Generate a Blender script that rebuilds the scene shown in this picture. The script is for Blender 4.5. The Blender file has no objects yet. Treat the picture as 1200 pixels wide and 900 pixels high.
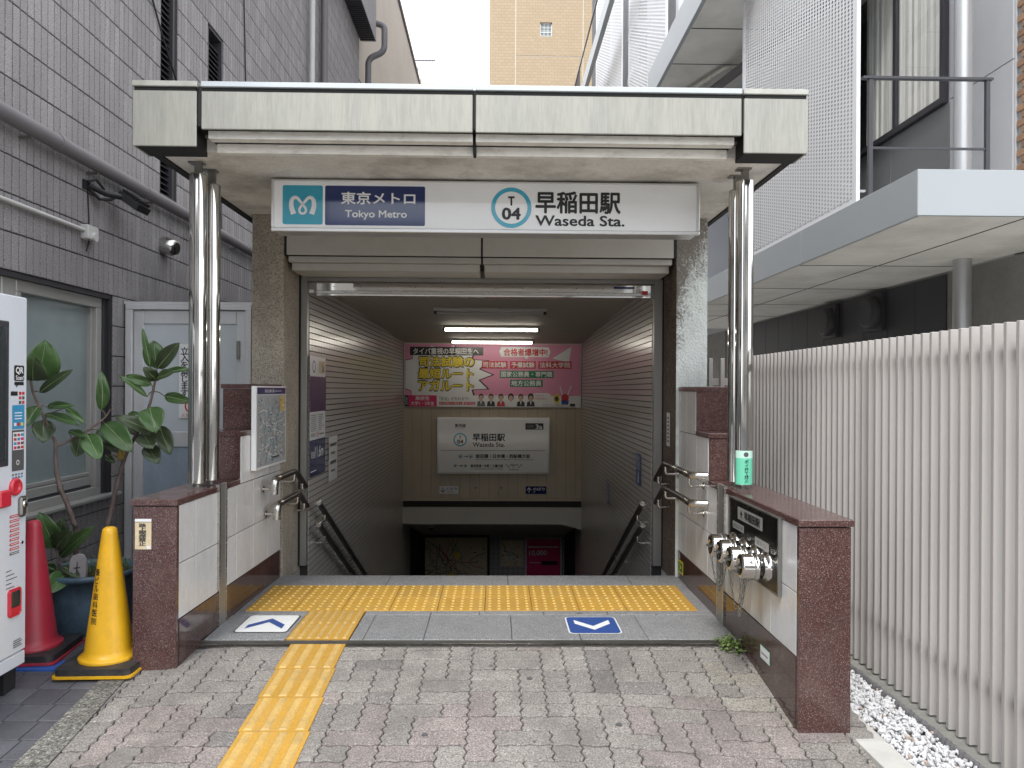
import bpy, bmesh, math, random
from mathutils import Vector, Matrix, Quaternion
random.seed(11)
R = random.Random(7)
scn = bpy.context.scene
COL = scn.collection
PI = math.pi

# ------------------------------------------------------------ camera, sky, sun
cd = bpy.data.cameras.new('camera'); cam = bpy.data.objects.new('camera', cd); COL.objects.link(cam)
cd.sensor_width = 36; cd.lens = 26.34; cd.clip_start = .05; cd.clip_end = 2000; cd.shift_y = 0.00583
cam.matrix_world = Matrix.Translation((0, 0, 1.39)) @ Matrix.Rotation(-0.0205, 4, 'Z') @ Matrix.Rotation(PI/2, 4, 'X') @ Matrix.Rotation(0.0055, 4, 'Z')
scn.camera = cam
SUN_EL, SUN_AZ = math.radians(58), math.radians(200)      # azimuth: 0 = +Y, clockwise
w = bpy.data.worlds.new('World'); scn.world = w; w.use_nodes = True
nt = w.node_tree; nt.nodes.clear()
out = nt.nodes.new('ShaderNodeOutputWorld'); bg = nt.nodes.new('ShaderNodeBackground')
sky = nt.nodes.new('ShaderNodeTexSky'); sky.sky_type = 'NISHITA'; sky.sun_disc = False
sky.sun_elevation = SUN_EL; sky.sun_rotation = SUN_AZ
tcw = nt.nodes.new('ShaderNodeTexCoord'); nzw = nt.nodes.new('ShaderNodeTexNoise'); nzw.inputs['Scale'].default_value = 2.2; nzw.inputs['Detail'].default_value = 6
rmp = nt.nodes.new('ShaderNodeValToRGB'); rmp.color_ramp.elements[0].position = .35; rmp.color_ramp.elements[1].position = .6
rmp.color_ramp.elements[0].color = (.62, .62, .62, 1); rmp.color_ramp.elements[1].color = (.97, .97, .97, 1)
mx = nt.nodes.new('ShaderNodeMixRGB'); mx.inputs['Color2'].default_value = (8.6, 8.9, 9.3, 1)
nt.links.new(tcw.outputs['Generated'], nzw.inputs['Vector']); nt.links.new(nzw.outputs['Fac'], rmp.inputs['Fac'])
nt.links.new(rmp.outputs['Color'], mx.inputs['Fac']); nt.links.new(sky.outputs['Color'], mx.inputs['Color1'])
nt.links.new(mx.outputs['Color'], bg.inputs['Color']); bg.inputs['Strength'].default_value = 0.15
nt.links.new(bg.outputs['Background'], out.inputs['Surface'])
sd = bpy.data.lights.new('sun', 'SUN'); sd.energy = 1.5; sd.angle = math.radians(14); sd.color = (1, .97, .92)
sun = bpy.data.objects.new('sun', sd); COL.objects.link(sun)
sdir = Vector((math.sin(SUN_AZ)*math.cos(SUN_EL), math.cos(SUN_AZ)*math.cos(SUN_EL), math.sin(SUN_EL)))
sun.rotation_euler = sdir.to_track_quat('Z', 'Y').to_euler(); sun.location = sdir*30
scn.view_settings.view_transform = 'Standard'; scn.view_settings.look = 'None'
scn.view_settings.exposure = 1.0; scn.view_settings.gamma = 1
scn.render.resolution_x = 1024; scn.render.resolution_y = 768

# ------------------------------------------------------------ materials
MATS = {}
def mat(name, col, rough=.6, metal=0., var=.12, vs=3., var2=0., vs2=40., rnd=0., col2=None, c2s=2., c2lo=.45, c2hi=.65,
        spk=None, bump=None, spec=.5, emit=None, alpha=None, stretch=None, dirt=None, coat=0., rvar=0.):
    """procedural material on world position: var = slow blotches, var2 = fine grain, col2 = second colour in patches,
    spk = [(scale, lo, hi, colour)...] speckles, bump = (scale, distance), dirt = (colour, amount, scale, stretch z)"""
    m = bpy.data.materials.new(name); m.use_nodes = True; MATS[name] = m
    t = m.node_tree; N = t.nodes; L = t.links; b = N['Principled BSDF']
    b.inputs['Roughness'].default_value = rough; b.inputs['Metallic'].default_value = metal
    b.inputs['Specular IOR Level'].default_value = spec
    if coat: b.inputs['Coat Weight'].default_value = coat; b.inputs['Coat Roughness'].default_value = .05
    g = N.new('ShaderNodeNewGeometry'); pos = g.outputs['Position']
    if stretch:
        mp = N.new('ShaderNodeMapping'); mp.inputs['Scale'].default_value = stretch; L.new(pos, mp.inputs['Vector']); pos = mp.outputs['Vector']
    def noise(scale, detail=4, rgh=.6, src=None):
        n = N.new('ShaderNodeTexNoise'); n.inputs['Scale'].default_value = scale; n.inputs['Detail'].default_value = detail
        n.inputs['Roughness'].default_value = rgh; L.new(src or pos, n.inputs['Vector']); return n.outputs['Fac']
    def rng(s, a, c, lo, hi):
        n = N.new('ShaderNodeMapRange'); n.clamp = True
        for k, v in zip((1, 2, 3, 4), (a, c, lo, hi)): n.inputs[k].default_value = v
        L.new(s, n.inputs[0]); return n.outputs[0]
    def mix(f, a, c, mode='MIX'):
        n = N.new('ShaderNodeMixRGB'); n.blend_type = mode
        for i, v in ((0, f), (1, a), (2, c)):
            if isinstance(v, (int, float)): n.inputs[i].default_value = v
            elif isinstance(v, tuple): n.inputs[i].default_value = (*v[:3], 1)
            else: L.new(v, n.inputs[i])
        return n.outputs[0]
    cur = col
    if col2: cur = mix(rng(noise(c2s, 6), c2lo, c2hi, 0, 1), cur, col2)
    if spk:
        for sc, lo, hi, cc in spk:
            v = N.new('ShaderNodeTexVoronoi'); v.inputs['Scale'].default_value = sc; L.new(pos, v.inputs['Vector'])
            sp = N.new('ShaderNodeSeparateColor'); L.new(v.outputs['Color'], sp.inputs[0])
            cur = mix(rng(sp.outputs[0], lo, hi, 0, 1), cur, cc)
    if var: cur = mix(1., cur, rngc(N, L, noise(vs), var), 'MULTIPLY')
    if var2: cur = mix(1., cur, rngc(N, L, noise(vs2, 3), var2), 'MULTIPLY')
    if rnd:
        oi = N.new('ShaderNodeObjectInfo'); cur = mix(1., cur, rngc(N, L, oi.outputs['Random'], rnd, 0, 1), 'MULTIPLY')
    if dirt:
        dc, am, ds, dz = dirt
        mp = N.new('ShaderNodeMapping'); mp.inputs['Scale'].default_value = (1, 1, dz); L.new(g.outputs['Position'], mp.inputs['Vector'])
        cur = mix(rng(noise(ds, 7, .7, mp.outputs['Vector']), .48, .72, 0, am), cur, dc)
    if isinstance(cur, tuple): b.inputs['Base Color'].default_value = (*cur[:3], 1)
    else: L.new(cur, b.inputs['Base Color'])
    if rvar: L.new(rng(noise(vs*1.7), .3, .7, max(.02, rough-rvar), min(1, rough+rvar)), b.inputs['Roughness'])
    if bump:
        bn = N.new('ShaderNodeBump'); bn.inputs['Distance'].default_value = bump[1]; bn.inputs['Strength'].default_value = 1
        L.new(noise(bump[0], 5), bn.inputs['Height']); L.new(bn.outputs[0], b.inputs['Normal'])
    if emit:
        b.inputs['Emission Color'].default_value = (*emit[:3], 1); b.inputs['Emission Strength'].default_value = emit[3]
    if alpha is not None: b.inputs['Alpha'].default_value = alpha
    return m
def rngc(N, L, s, amt, a=.3, c=.7):
    n = N.new('ShaderNodeMapRange'); n.clamp = True
    for k, v in zip((1, 2, 3, 4), (a, c, 1-amt, 1+amt*.6)): n.inputs[k].default_value = v
    L.new(s, n.inputs[0]); return n.outputs[0]

M = {}
M['asphalt'] = mat('asphalt', (.055, .055, .058), .9, var2=.3, vs2=120)
M['mortar'] = mat('mortar', (.07, .065, .06), .9, var2=.3, vs2=90)
pv = dict(rough=.85, var=.16, vs=5, var2=.55, vs2=130, rnd=.12, spk=[(260, .82, .9, (.36, .34, .32)), (230, .84, .9, (.15, .14, .13))], bump=(170, .0028), dirt=((.13, .12, .108), .75, 3.6, 1))
M['paver_grey'] = mat('paver_grey', (.268, .246, .224), **pv)
M['paver_pink'] = mat('paver_pink', (.264, .222, .209), **pv)
M['paver_dark'] = mat('paver_dark', (.185, .172, .165), **pv)
M['paver_pale'] = mat('paver_pale', (.33, .305, .26), **pv)
M['kerb'] = mat('kerb_granite', (.21, .2, .175), .85, var=.3, vs=9, var2=.7, vs2=70, spk=[(150, .7, .85, (.36, .34, .3)), (170, .75, .88, (.08, .08, .07))], bump=(110, .006), dirt=((.08, .08, .075), .7, 6, 1))
M['grey_tile'] = mat('grey_floor_tile', (.10, .10, .112), .55, var=.2, vs=8, var2=.25, vs2=150, rnd=.2, rvar=.12)
M['granite'] = mat('grey_granite', (.20, .203, .21), .5, var=.12, vs=4, spk=[(420, .75, .85, (.5, .5, .5)), (380, .82, .9, (.06, .06, .065))], rnd=.1, dirt=((.13, .125, .12), .5, 4, 1), rvar=.1)
M['red_granite'] = mat('red_granite', (.085, .038, .034), .16, var=.15, vs=5, spk=[(430, .6, .8, (.125, .062, .056)), (350, .68, .85, (.035, .021, .02)), (420, .90, .98, (.30, .25, .235))], dirt=((.16, .11, .10), .35, 3, 1), rvar=.07)
M['base_granite'] = mat('dark_red_granite', (.075, .042, .036), .12, var=.2, vs=3, spk=[(430, .6, .8, (.1, .055, .05)), (350, .8, .9, (.035, .022, .022)), (480, .95, .99, (.2, .16, .15))], dirt=((.13, .11, .10), .5, 4, .4), rvar=.08)
M['yellow_block'] = mat('yellow_tactile', (.50, .28, .045), .6, var=.13, vs=6, var2=.15, vs2=90, rnd=.10, dirt=((.28, .19, .08), .7, 6, 1))
M['yellow_bar'] = mat('yellow_tactile_worn', (.52, .34, .11), .6, var=.12, vs=14, var2=.15, vs2=90, dirt=((.26, .19, .10), .6, 8, 1))
M['yellow_dome'] = mat('yellow_dome', (.58, .40, .10), .5, var=.15, vs=30)
M['marble'] = mat('white_marble_tile', (.66, .66, .66), .22, var=.07, vs=14, var2=.06, vs2=60, rnd=.07, stretch=(3, 3, 1), dirt=((.43, .40, .36), .45, 3.5, .25), rvar=.06)
M['marble_rust'] = mat('stained_marble_tile', (.58, .57, .54), .3, var=.1, vs=9, rnd=.05, stretch=(3, 5, .6), dirt=((.36, .27, .17), .7, 5, .2))
M['pebble'] = mat('exposed_aggregate', (.42, .37, .30), .9, var=.2, vs=2.5, spk=[(120, .55, .7, (.52, .47, .39)), (150, .78, .9, (.22, .19, .15))], bump=(110, .012), dirt=((.20, .17, .135), .6, 1.8, .5))
M['stucco'] = mat('white_rough_stucco', (.74, .78, .74), .85, var=.1, vs=8, bump=(55, .014), dirt=((.30, .29, .26), .5, 4, .5))
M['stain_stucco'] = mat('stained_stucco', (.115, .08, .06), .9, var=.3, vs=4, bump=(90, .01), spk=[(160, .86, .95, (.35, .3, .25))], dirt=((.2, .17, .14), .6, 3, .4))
M['concrete'] = mat('concrete', (.30, .29, .27), .85, var=.15, vs=2, var2=.15, vs2=60, bump=(80, .002), dirt=((.17, .16, .145), .6, 1.6, 1))
M['soffit'] = mat('old_soffit_paint', (.74, .71, .65), .85, var=.2, vs=2, var2=.1, vs2=50, bump=(60, .002), dirt=((.26, .235, .20), .7, 2.3, 1))
M['fascia'] = mat('steel_fascia', (.36, .355, .315), .42, metal=.3, var=.07, vs=4, var2=.12, vs2=30, stretch=(3.5, 1, .3), dirt=((.50, .475, .40), .45, 4.5, .25), rvar=.08)
M['cap'] = mat('steel_cap', (.55, .58, .60), .36, metal=.4, var=.08, vs=4)
M['cap_old'] = mat('weathered_cap', (.47, .47, .42), .5, metal=.4, var=.15, vs=8, dirt=((.3, .3, .25), .5, 9, 1))
M['gap'] = mat('black_gap', (.012, .012, .012), .7, var=0)
M['trim'] = mat('beige_trim', (.80, .77, .70), .5, var=.06, vs=4, dirt=((.3, .27, .22), .5, 9, 3))
M['shutter'] = mat('shutter_box', (.48, .465, .42), .5, var=.05, vs=3, dirt=((.3, .28, .24), .3, 6, 1))
M['jamb'] = mat('jamb_steel', (.33, .325, .31), .38, metal=.6, var=.08, vs=4, stretch=(2, 2, .3))
M['steel'] = mat('polished_steel', (.68, .66, .63), .07, metal=1., var=.05, vs=4, rvar=.03)
M['steel_br'] = mat('brushed_steel', (.60, .585, .55), .25, metal=1., var=.1, vs=9, stretch=(.4, 1, 3), rvar=.06)
M['steel_dk'] = mat('dull_steel', (.30, .29, .27), .38, metal=.85, var=.12, vs=6, rvar=.08)
M['plate'] = mat('hydrant_plate', (.05, .05, .05), .22, metal=.85, var=.3, vs=5, rvar=.08)
M['sign_white'] = mat('sign_white', (.87, .87, .86), .12, var=.03, vs=4, coat=.4)
M['sign_frame'] = mat('sign_frame', (.68, .67, .65), .28, metal=.6, var=.05)
M['teal'] = mat('teal_print', (.03, .33, .45), .12, var=0, coat=.4)
M['navy'] = mat('navy_print', (.015, .03, .12), .12, var=0, coat=.4)
M['ring'] = mat('light_blue_print', (.06, .40, .55), .15, var=0, coat=.3)
M['ink'] = mat('black_print', (.02, .02, .02), .3, var=0)
M['ink_grey'] = mat('grey_print', (.10, .10, .10), .3, var=0)
M['white'] = mat('white_print', (.78, .78, .78), .3, var=0)
M['red'] = mat('red_print', (.55, .03, .035), .35, var=0)
M['pink'] = mat('pink_print', (.72, .30, .44), .4, var=0)
M['hotpink'] = mat('magenta_print', (.65, .02, .14), .4, var=0)
M['yellow'] = mat('yellow_print', (.78, .62, .05), .4, var=0)
M['green'] = mat('green_print', (.03, .20, .10), .4, var=0)
M['mint'] = mat('mint_print', (.16, .62, .42), .45, var=.05)
M['mint_pale'] = mat('pale_mint_print', (.55, .80, .70), .45, var=.05)
M['skin'] = mat('printed_skin', (.62, .42, .32), .5, var=0)
M['beige_paper'] = mat('aged_paper', (.68, .56, .37), .5, var=.12, vs=40)
M['blue_decal'] = mat('blue_floor_decal', (.03, .075, .26), .4, var=.1, vs=20)
M['white_decal'] = mat('white_floor_decal', (.72, .73, .73), .4, var=.07, vs=20)
M['mosaic'] = mat('grey_mosaic_tile', (.46, .435, .415), .22, var=.04, vs=1.2)
M['mosaic_grout'] = mat('dark_grout', (.03, .025, .024), .9)
M['ceiling'] = mat('painted_ceiling', (.46, .42, .375), .7, var=.05)
M['board'] = mat('beige_wall_panel', (.50, .43, .33), .5, var=.08, vs=3, rnd=.05)
M['beam'] = mat('painted_beam', (.52, .49, .43), .6, var=.05)
M['dark'] = mat('dark_void', (.02, .019, .018), .8, var=0)
M['tube'] = mat('lit_tube', (.8, .8, .8), .5, var=0, emit=(1, .93, .80, 9.0))
M['tube_off'] = mat('lamp_housing', (.4, .4, .38), .5, var=0)
M['rail'] = mat('dark_vinyl_rail', (.03, .027, .025), .3, var=.1)
M['black'] = mat('black_plastic', (.018, .018, .02), .5, var=.1)
M['rubber'] = mat('black_rubber', (.025, .025, .027), .6, var=.2, vs=12, dirt=((.09, .085, .08), .5, 12, 1))
tl = dict(rough=.75, var=.10, vs=1.2, var2=.55, vs2=150, bump=(140, .003))
M['wall_tile'] = mat('grey_ribbed_tile', (.345, .325, .325), rnd=.10, **tl)
M['wall_tile2'] = mat('grey_ribbed_tile_b', (.315, .295, .295), **tl)
M['wall_tile3'] = mat('grey_ribbed_tile_c', (.37, .345, .342), **tl)
M['wall_grout'] = mat('tile_joint', (.028, .026, .028), .9)
M['alum'] = mat('window_aluminium', (.42, .41, .385), .45, metal=.3, var=.06)
M['alum_lt'] = mat('door_aluminium', (.66, .66, .67), .4, metal=.2, var=.06, dirt=((.35, .33, .3), .3, 4, .5))
M['door_glass'] = mat('frosted_door_pane', (.56, .60, .63), .3, var=.06, vs=2)
M['door_low'] = mat('door_lower_panel', (.36, .43, .52), .35, var=.15, vs=2.5, dirt=((.16, .2, .25), .6, 3, .6))
M['frost'] = mat('frosted_window_pane', (.25, .30, .30), .16, var=.22, vs=1.3, coat=.6)
M['frost2'] = mat('blind_behind_pane', (.27, .30, .29), .25, var=.05)
M['pipe'] = mat('grey_pipe', (.17, .16, .165), .5, var=.08)
M['pipe_w'] = mat('white_pipe', (.58, .57, .55), .5, var=.08)
M['louvre'] = mat('louvre_slat', (.035, .036, .042), .5, var=.05)
M['cream'] = mat('cream_render', (.56, .49, .42), .9, var=.07, vs=.8, bump=(12, .02))
M['vm'] = mat('vending_white', (.66, .69, .74), .22, var=.02, coat=.5)
M['vm_red'] = mat('vending_red', (.6, .03, .05), .25, var=.05, coat=.4)
M['vm_blue'] = mat('vending_card_print', (.05, .28, .5), .3, var=0)
M['yellow_cone'] = mat('yellow_cone', (.74, .40, .012), .36, var=.08, vs=5, dirt=((.42, .24, .03), .55, 7, .6))
M['red_cone'] = mat('red_cone', (.44, .03, .055), .4, var=.12, vs=5, dirt=((.22, .06, .065), .6, 8, .6))
M['blue'] = mat('blue_plastic', (.03, .12, .42), .4, var=.1)
M['pot'] = mat('blue_pot', (.10, .18, .25), .4, var=.25, vs=5, dirt=((.03, .035, .04), .8, 5, .6))
M['soil'] = mat('soil', (.05, .04, .03), .95, var=.4, vs=20, bump=(40, .02))
M['leaf'] = mat('leaf_top', (.075, .145, .048), .33, var=.2, vs=14, rnd=.22, spec=.4)
M['leaf_under'] = mat('leaf_underside', (.055, .082, .035), .42, var=.15, vs=14, rnd=.2)
M['leaf_rib'] = mat('leaf_rib', (.30, .38, .17), .5, var=0)
M['leaf_old'] = mat('leaf_yellowing', (.22, .15, .025), .5, var=.3, vs=20)
M['weed'] = mat('weed_leaf', (.13, .19, .05), .6, var=.35, vs=60)
M['bark'] = mat('bark', (.17, .125, .11), .85, var=.25, vs=25, bump=(90, .006), dirt=((.3, .26, .24), .5, 20, .5))
M['stone_tag'] = mat('stone_tag', (.38, .36, .37), .7, var=.1, vs=30)
M['fence'] = mat('fence_powdercoat', (.395, .37, .347), .42, var=.04, vs=2, dirt=((.30, .28, .27), .35, 1.6, .35))  # dirt blotches double as soft shadows painted into the slat colour
M['gravel'] = mat('white_gravel', (.60, .60, .61), .7, var=.2, vs=60)
M['gravel2'] = mat('brown_gravel', (.45, .36, .3), .8, var=.3, vs=60)
M['edging'] = mat('dark_edging', (.13, .125, .13), .85, var=.3, vs=30)
M['pale_slab'] = mat('pale_slab', (.50, .49, .46), .7, var=.08, vs=5, var2=.1, vs2=200, rnd=.1, dirt=((.33, .32, .29), .5, 4, 1))
M['conc_floor'] = mat('side_concrete', (.21, .205, .185), .85, var=.2, vs=5, var2=.15, vs2=120, dirt=((.12, .12, .1), .6, 6, 1))
M['side_pale'] = mat('pale_yard_concrete', (.55, .54, .52), .85, var=.1, vs=2)
M['wall_mid'] = mat('mid_grey_cladding', (.20, .20, .205), .5, var=.05, vs=2)
M['slab_white'] = mat('white_metal_fascia', (.365, .39, .405), .35, var=.03, vs=1)
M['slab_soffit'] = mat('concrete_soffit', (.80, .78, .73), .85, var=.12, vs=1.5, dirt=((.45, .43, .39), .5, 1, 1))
M['screen'] = mat('white_perforated_metal', (.80, .80, .81), .4, var=.02)
M['wall_metal'] = mat('grey_metal_cladding', (.47, .47, .485), .5, var=.05, vs=2)
M['wall_dark'] = mat('dark_cladding', (.045, .045, .052), .5, var=.06)
M['frame_dk'] = mat('dark_window_frame', (.045, .043, .05), .4, var=.03)
M['glass'] = mat('window_glass', (.035, .04, .042), .03, var=0, spec=.9)
M['curtain'] = mat('curtain_cloth', (.84, .82, .77), .8, var=.12, vs=4, stretch=(1, 9, .2))
M['brick'] = mat('brown_brick', (.34, .20, .12), .85, var=.2, vs=6, rnd=.2)
M['col_paint'] = mat('silver_column', (.55, .56, .57), .35, metal=.5, var=.04)
M['purple_print'] = mat('purple_print', (.06, .02, .09), .3, var=0)
M['map_grey'] = mat('map_grey', (.36, .37, .38), .4, var=0)
M['map_grey2'] = mat('map_grey_b', (.24, .26, .28), .4, var=0)
M['map_orange'] = mat('map_orange', (.6, .42, .14), .4, var=0)
M['tower_tile'] = None
def tower_mat():
    m = bpy.data.materials.new('beige_tower_tile'); m.use_nodes = True; t = m.node_tree; N = t.nodes; L = t.links
    g = N.new('ShaderNodeNewGeometry'); mp = N.new('ShaderNodeMapping'); mp.inputs['Rotation'].default_value = (PI/2, 0, 0)
    b = N.new('ShaderNodeTexBrick'); b.inputs['Scale'].default_value = 1; b.inputs['Brick Width'].default_value = .3; b.inputs['Row Height'].default_value = .16
    b.inputs['Mortar Size'].default_value = .012; b.inputs['Color1'].default_value = (.39, .30, .20, 1); b.inputs['Color2'].default_value = (.36, .275, .18, 1)
    b.inputs['Mortar'].default_value = (.30, .22, .145, 1)
    L.new(g.outputs['Position'], mp.inputs['Vector']); L.new(mp.outputs['Vector'], b.inputs['Vector'])
    L.new(b.outputs['Color'], N['Principled BSDF'].inputs['Base Color']); N['Principled BSDF'].inputs['Roughness'].default_value = .8
    return m
M['tower_tile'] = tower_mat()
M['opp_a'] = mat('street_facade_a', (.36, .33, .30), .8, var=.1, vs=.5)
M['opp_b'] = mat('street_facade_b', (.46, .45, .43), .8, var=.1, vs=.5)

# ------------------------------------------------------------ mesh helpers
WL = {}
class MB:
    def __init__(s): s.v = []; s.f = []; s.m = []; s.mats = []; s.cur = 0; s.sm = []; s.smooth = False
    def mt(s, m):
        m = M[m] if isinstance(m, str) else m
        if m not in s.mats: s.mats.append(m)
        s.cur = s.mats.index(m); return s
    def add(s, vs, fs):
        o = len(s.v); s.v += [tuple(v) for v in vs]
        for f in fs: s.f.append([i+o for i in f]); s.m.append(s.cur); s.sm.append(s.smooth)
    def box(s, x0, x1, y0, y1, z0, z1):
        x0, x1 = min(x0, x1), max(x0, x1); y0, y1 = min(y0, y1), max(y0, y1); z0, z1 = min(z0, z1), max(z0, z1)
        s.add([(x0,y0,z0),(x1,y0,z0),(x1,y1,z0),(x0,y1,z0),(x0,y0,z1),(x1,y0,z1),(x1,y1,z1),(x0,y1,z1)],
              [(0,3,2,1),(4,5,6,7),(0,1,5,4),(1,2,6,5),(2,3,7,6),(3,0,4,7)]); return s
    def hexa(s, p):   # 8 points: bottom 4 ccw, top 4
        s.add(p, [(0,3,2,1),(4,5,6,7),(0,1,5,4),(1,2,6,5),(2,3,7,6),(3,0,4,7)]); return s
    def cbox(s, x0, x1, y0, y1, z0, z1, b=.004):
        x0, x1 = min(x0, x1), max(x0, x1); y0, y1 = min(y0, y1), max(y0, y1); z0, z1 = min(z0, z1), max(z0, z1)
        def V(i, j, k, a):
            x = (x0, x1)[i]; y = (y0, y1)[j]; z = (z0, z1)[k]; sx = (1, -1)[i]*b; sy = (1, -1)[j]*b; sz = (1, -1)[k]*b
            return {'x': (x, y+sy, z+sz), 'y': (x+sx, y, z+sz), 'z': (x+sx, y+sy, z)}[a]
        idx = {}; vs = []
        for i in (0, 1):
            for j in (0, 1):
                for k in (0, 1):
                    for a in 'xyz': idx[i, j, k, a] = len(vs); vs.append(V(i, j, k, a))
        I = lambda *a: idx[a]
        fs = []
        for i in (0, 1):
            q = [I(i,0,0,'x'), I(i,1,0,'x'), I(i,1,1,'x'), I(i,0,1,'x')]; fs.append(q if i else q[::-1])
            q = [I(0,i,0,'y'), I(0,i,1,'y'), I(1,i,1,'y'), I(1,i,0,'y')]; fs.append(q if i else q[::-1])
            q = [I(0,0,i,'z'), I(1,0,i,'z'), I(1,1,i,'z'), I(0,1,i,'z')]; fs.append(q if i else q[::-1])
        for i in (0, 1):
            for j in (0, 1):
                q = [I(i,j,0,'x'), I(i,j,1,'x'), I(i,j,1,'y'), I(i,j,0,'y')]; fs.append(q)
                q = [I(i,0,j,'x'), I(i,1,j,'x'), I(i,1,j,'z'), I(i,0,j,'z')]; fs.append(q)
                q = [I(0,i,j,'y'), I(1,i,j,'y'), I(1,i,j,'z'), I(0,i,j,'z')]; fs.append(q)
                for k in (0, 1): 
                    if k == 0: fs.append([I(i,j,0,'x'), I(i,j,0,'y'), I(i,j,0,'z')])
                    else: fs.append([I(i,j,1,'x'), I(i,j,1,'y'), I(i,j,1,'z')])
        s.add(vs, fs); return s
    def tilep(s, o, u, v, n, w, h, t, b=.003):   # tile whose back-lower-left is o, spans u*w, v*h, sticks out n*t
        o, u, v, n = Vector(o), Vector(u), Vector(v), Vector(n)
        P = lambda a, c, d: o+u*a+v*c+n*d
        vs = [P(0,0,0),P(w,0,0),P(w,h,0),P(0,h,0), P(0,0,t-b),P(w,0,t-b),P(w,h,t-b),P(0,h,t-b), P(b,b,t),P(w-b,b,t),P(w-b,h-b,t),P(b,h-b,t)]
        fs = [(8,9,10,11)]
        for i in range(4):
            j = (i+1) % 4; fs += [(i, j, 4+j, 4+i), (4+i, 4+j, 8+j, 8+i)]
        s.add(vs, fs); return s
    def poly(s, pts, ext=None):
        n = len(pts)
        if ext is None: s.add(pts, [list(range(n))])
        else:
            e = Vector(ext); q = [Vector(p)+e for p in pts]
            s.add(list(pts)+q, [list(range(n))[::-1], list(range(n, 2*n))]+[(i, (i+1) % n, n+(i+1) % n, n+i) for i in range(n)])
        return s
    def tube(s, path, r, n=12, caps=True, sq=None):
        path = [Vector(p) for p in path]; rs = r if isinstance(r, (list, tuple)) else [r]*len(path)
        up = None; rings = []
        for i, p in enumerate(path):
            d = (path[min(i+1, len(path)-1)]-path[max(i-1, 0)])
            d = d.normalized() if d.length > 1e-9 else Vector((0, 0, 1))
            if up is None:
                up = Vector((0, 0, 1)) if abs(d.z) < .9 else Vector((0, 1, 0))
            a = d.cross(up); 
            if a.length < 1e-6: a = d.orthogonal()
            a.normalize(); b = a.cross(d).normalized(); up = b
            rings.append([p+(a*math.cos(2*PI*k/n)+b*math.sin(2*PI*k/n))*rs[i] for k in range(n)])
        vs = [v for r_ in rings for v in r_]; fs = []
        for i in range(len(path)-1):
            for k in range(n):
                fs.append((i*n+k, i*n+(k+1) % n, (i+1)*n+(k+1) % n, (i+1)*n+k))
        o = len(s.v); sm = s.smooth; s.smooth = True; s.add(vs, fs); s.smooth = sm
        if caps:
            s.add(rings[0], [list(range(n))]); s.add(rings[-1], [list(range(n))[::-1]])
        return s
    def lathe(s, c, prof, n=24, axis='Z'):   # prof: (radius, height)
        c = Vector(c); vs = []; fs = []
        A = {'Z': (Vector((1,0,0)), Vector((0,1,0)), Vector((0,0,1))), 'X': (Vector((0,1,0)), Vector((0,0,1)), Vector((-1,0,0))), 'Y': (Vector((1,0,0)), Vector((0,0,1)), Vector((0,-1,0)))}[axis] if isinstance(axis, str) else axis
        for r, h in prof:
            for k in range(n):
                a = 2*PI*k/n; vs.append(c+A[0]*r*math.cos(a)+A[1]*r*math.sin(a)+A[2]*h)
        for i in range(len(prof)-1):
            for k in range(n): fs.append((i*n+k, i*n+(k+1) % n, (i+1)*n+(k+1) % n, (i+1)*n+k))
        fs.append(list(range(n))[::-1]); fs.append(list(range((len(prof)-1)*n, len(prof)*n)))
        sm = s.smooth; s.smooth = True; s.add(vs, fs[:-2]); s.smooth = False; s.add(vs[:n], [list(range(n))[::-1]]); s.add(vs[-n:], [list(range(n))]); s.smooth = sm
        return s
    def mesh(s, name, off=Vector()):
        me = bpy.data.meshes.new(name)
        me.from_pydata([(v[0]-off[0], v[1]-off[1], v[2]-off[2]) for v in s.v], [], s.f)
        for m in s.mats: me.materials.append(m)
        me.polygons.foreach_set('material_index', s.m); me.polygons.foreach_set('use_smooth', s.sm)
        me.update(); return me
    def build(s, name, parent=None, label=None, cat=None, group=None, kind=None, fix=False):
        off = WL[parent] if parent is not None else Vector()
        me = s.mesh(name, off)
        if fix:
            bm = bmesh.new(); bm.from_mesh(me); bmesh.ops.remove_doubles(bm, verts=bm.verts, dist=1e-5); bmesh.ops.recalc_face_normals(bm, faces=bm.faces); bm.to_mesh(me); bm.free()
        o = bpy.data.objects.new(name, me); COL.objects.link(o)
        if parent is not None: o.parent = parent
        WL[o] = off
        tag(o, label, cat, group, kind); return o
def tag(o, label=None, cat=None, group=None, kind=None):
    for k, v in (('label', label), ('category', cat), ('group', group), ('kind', kind)):
        if v: o[k] = v
def thing(name, label, cat, loc=(0, 0, 0), group=None):
    o = bpy.data.objects.new(name, None); COL.objects.link(o); o.location = loc; o.empty_display_size = .1
    WL[o] = Vector(loc); tag(o, label, cat, group); return o
def place(me, name, parent, loc, rot=None, **k):   # an object that shares a mesh
    o = bpy.data.objects.new(name, me); COL.objects.link(o); o.parent = parent
    o.location = Vector(loc)-(WL[parent] if parent is not None else Vector())
    if rot: o.rotation_euler = rot
    WL[o] = Vector(loc); tag(o, **k); return o
TM = {}
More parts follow.
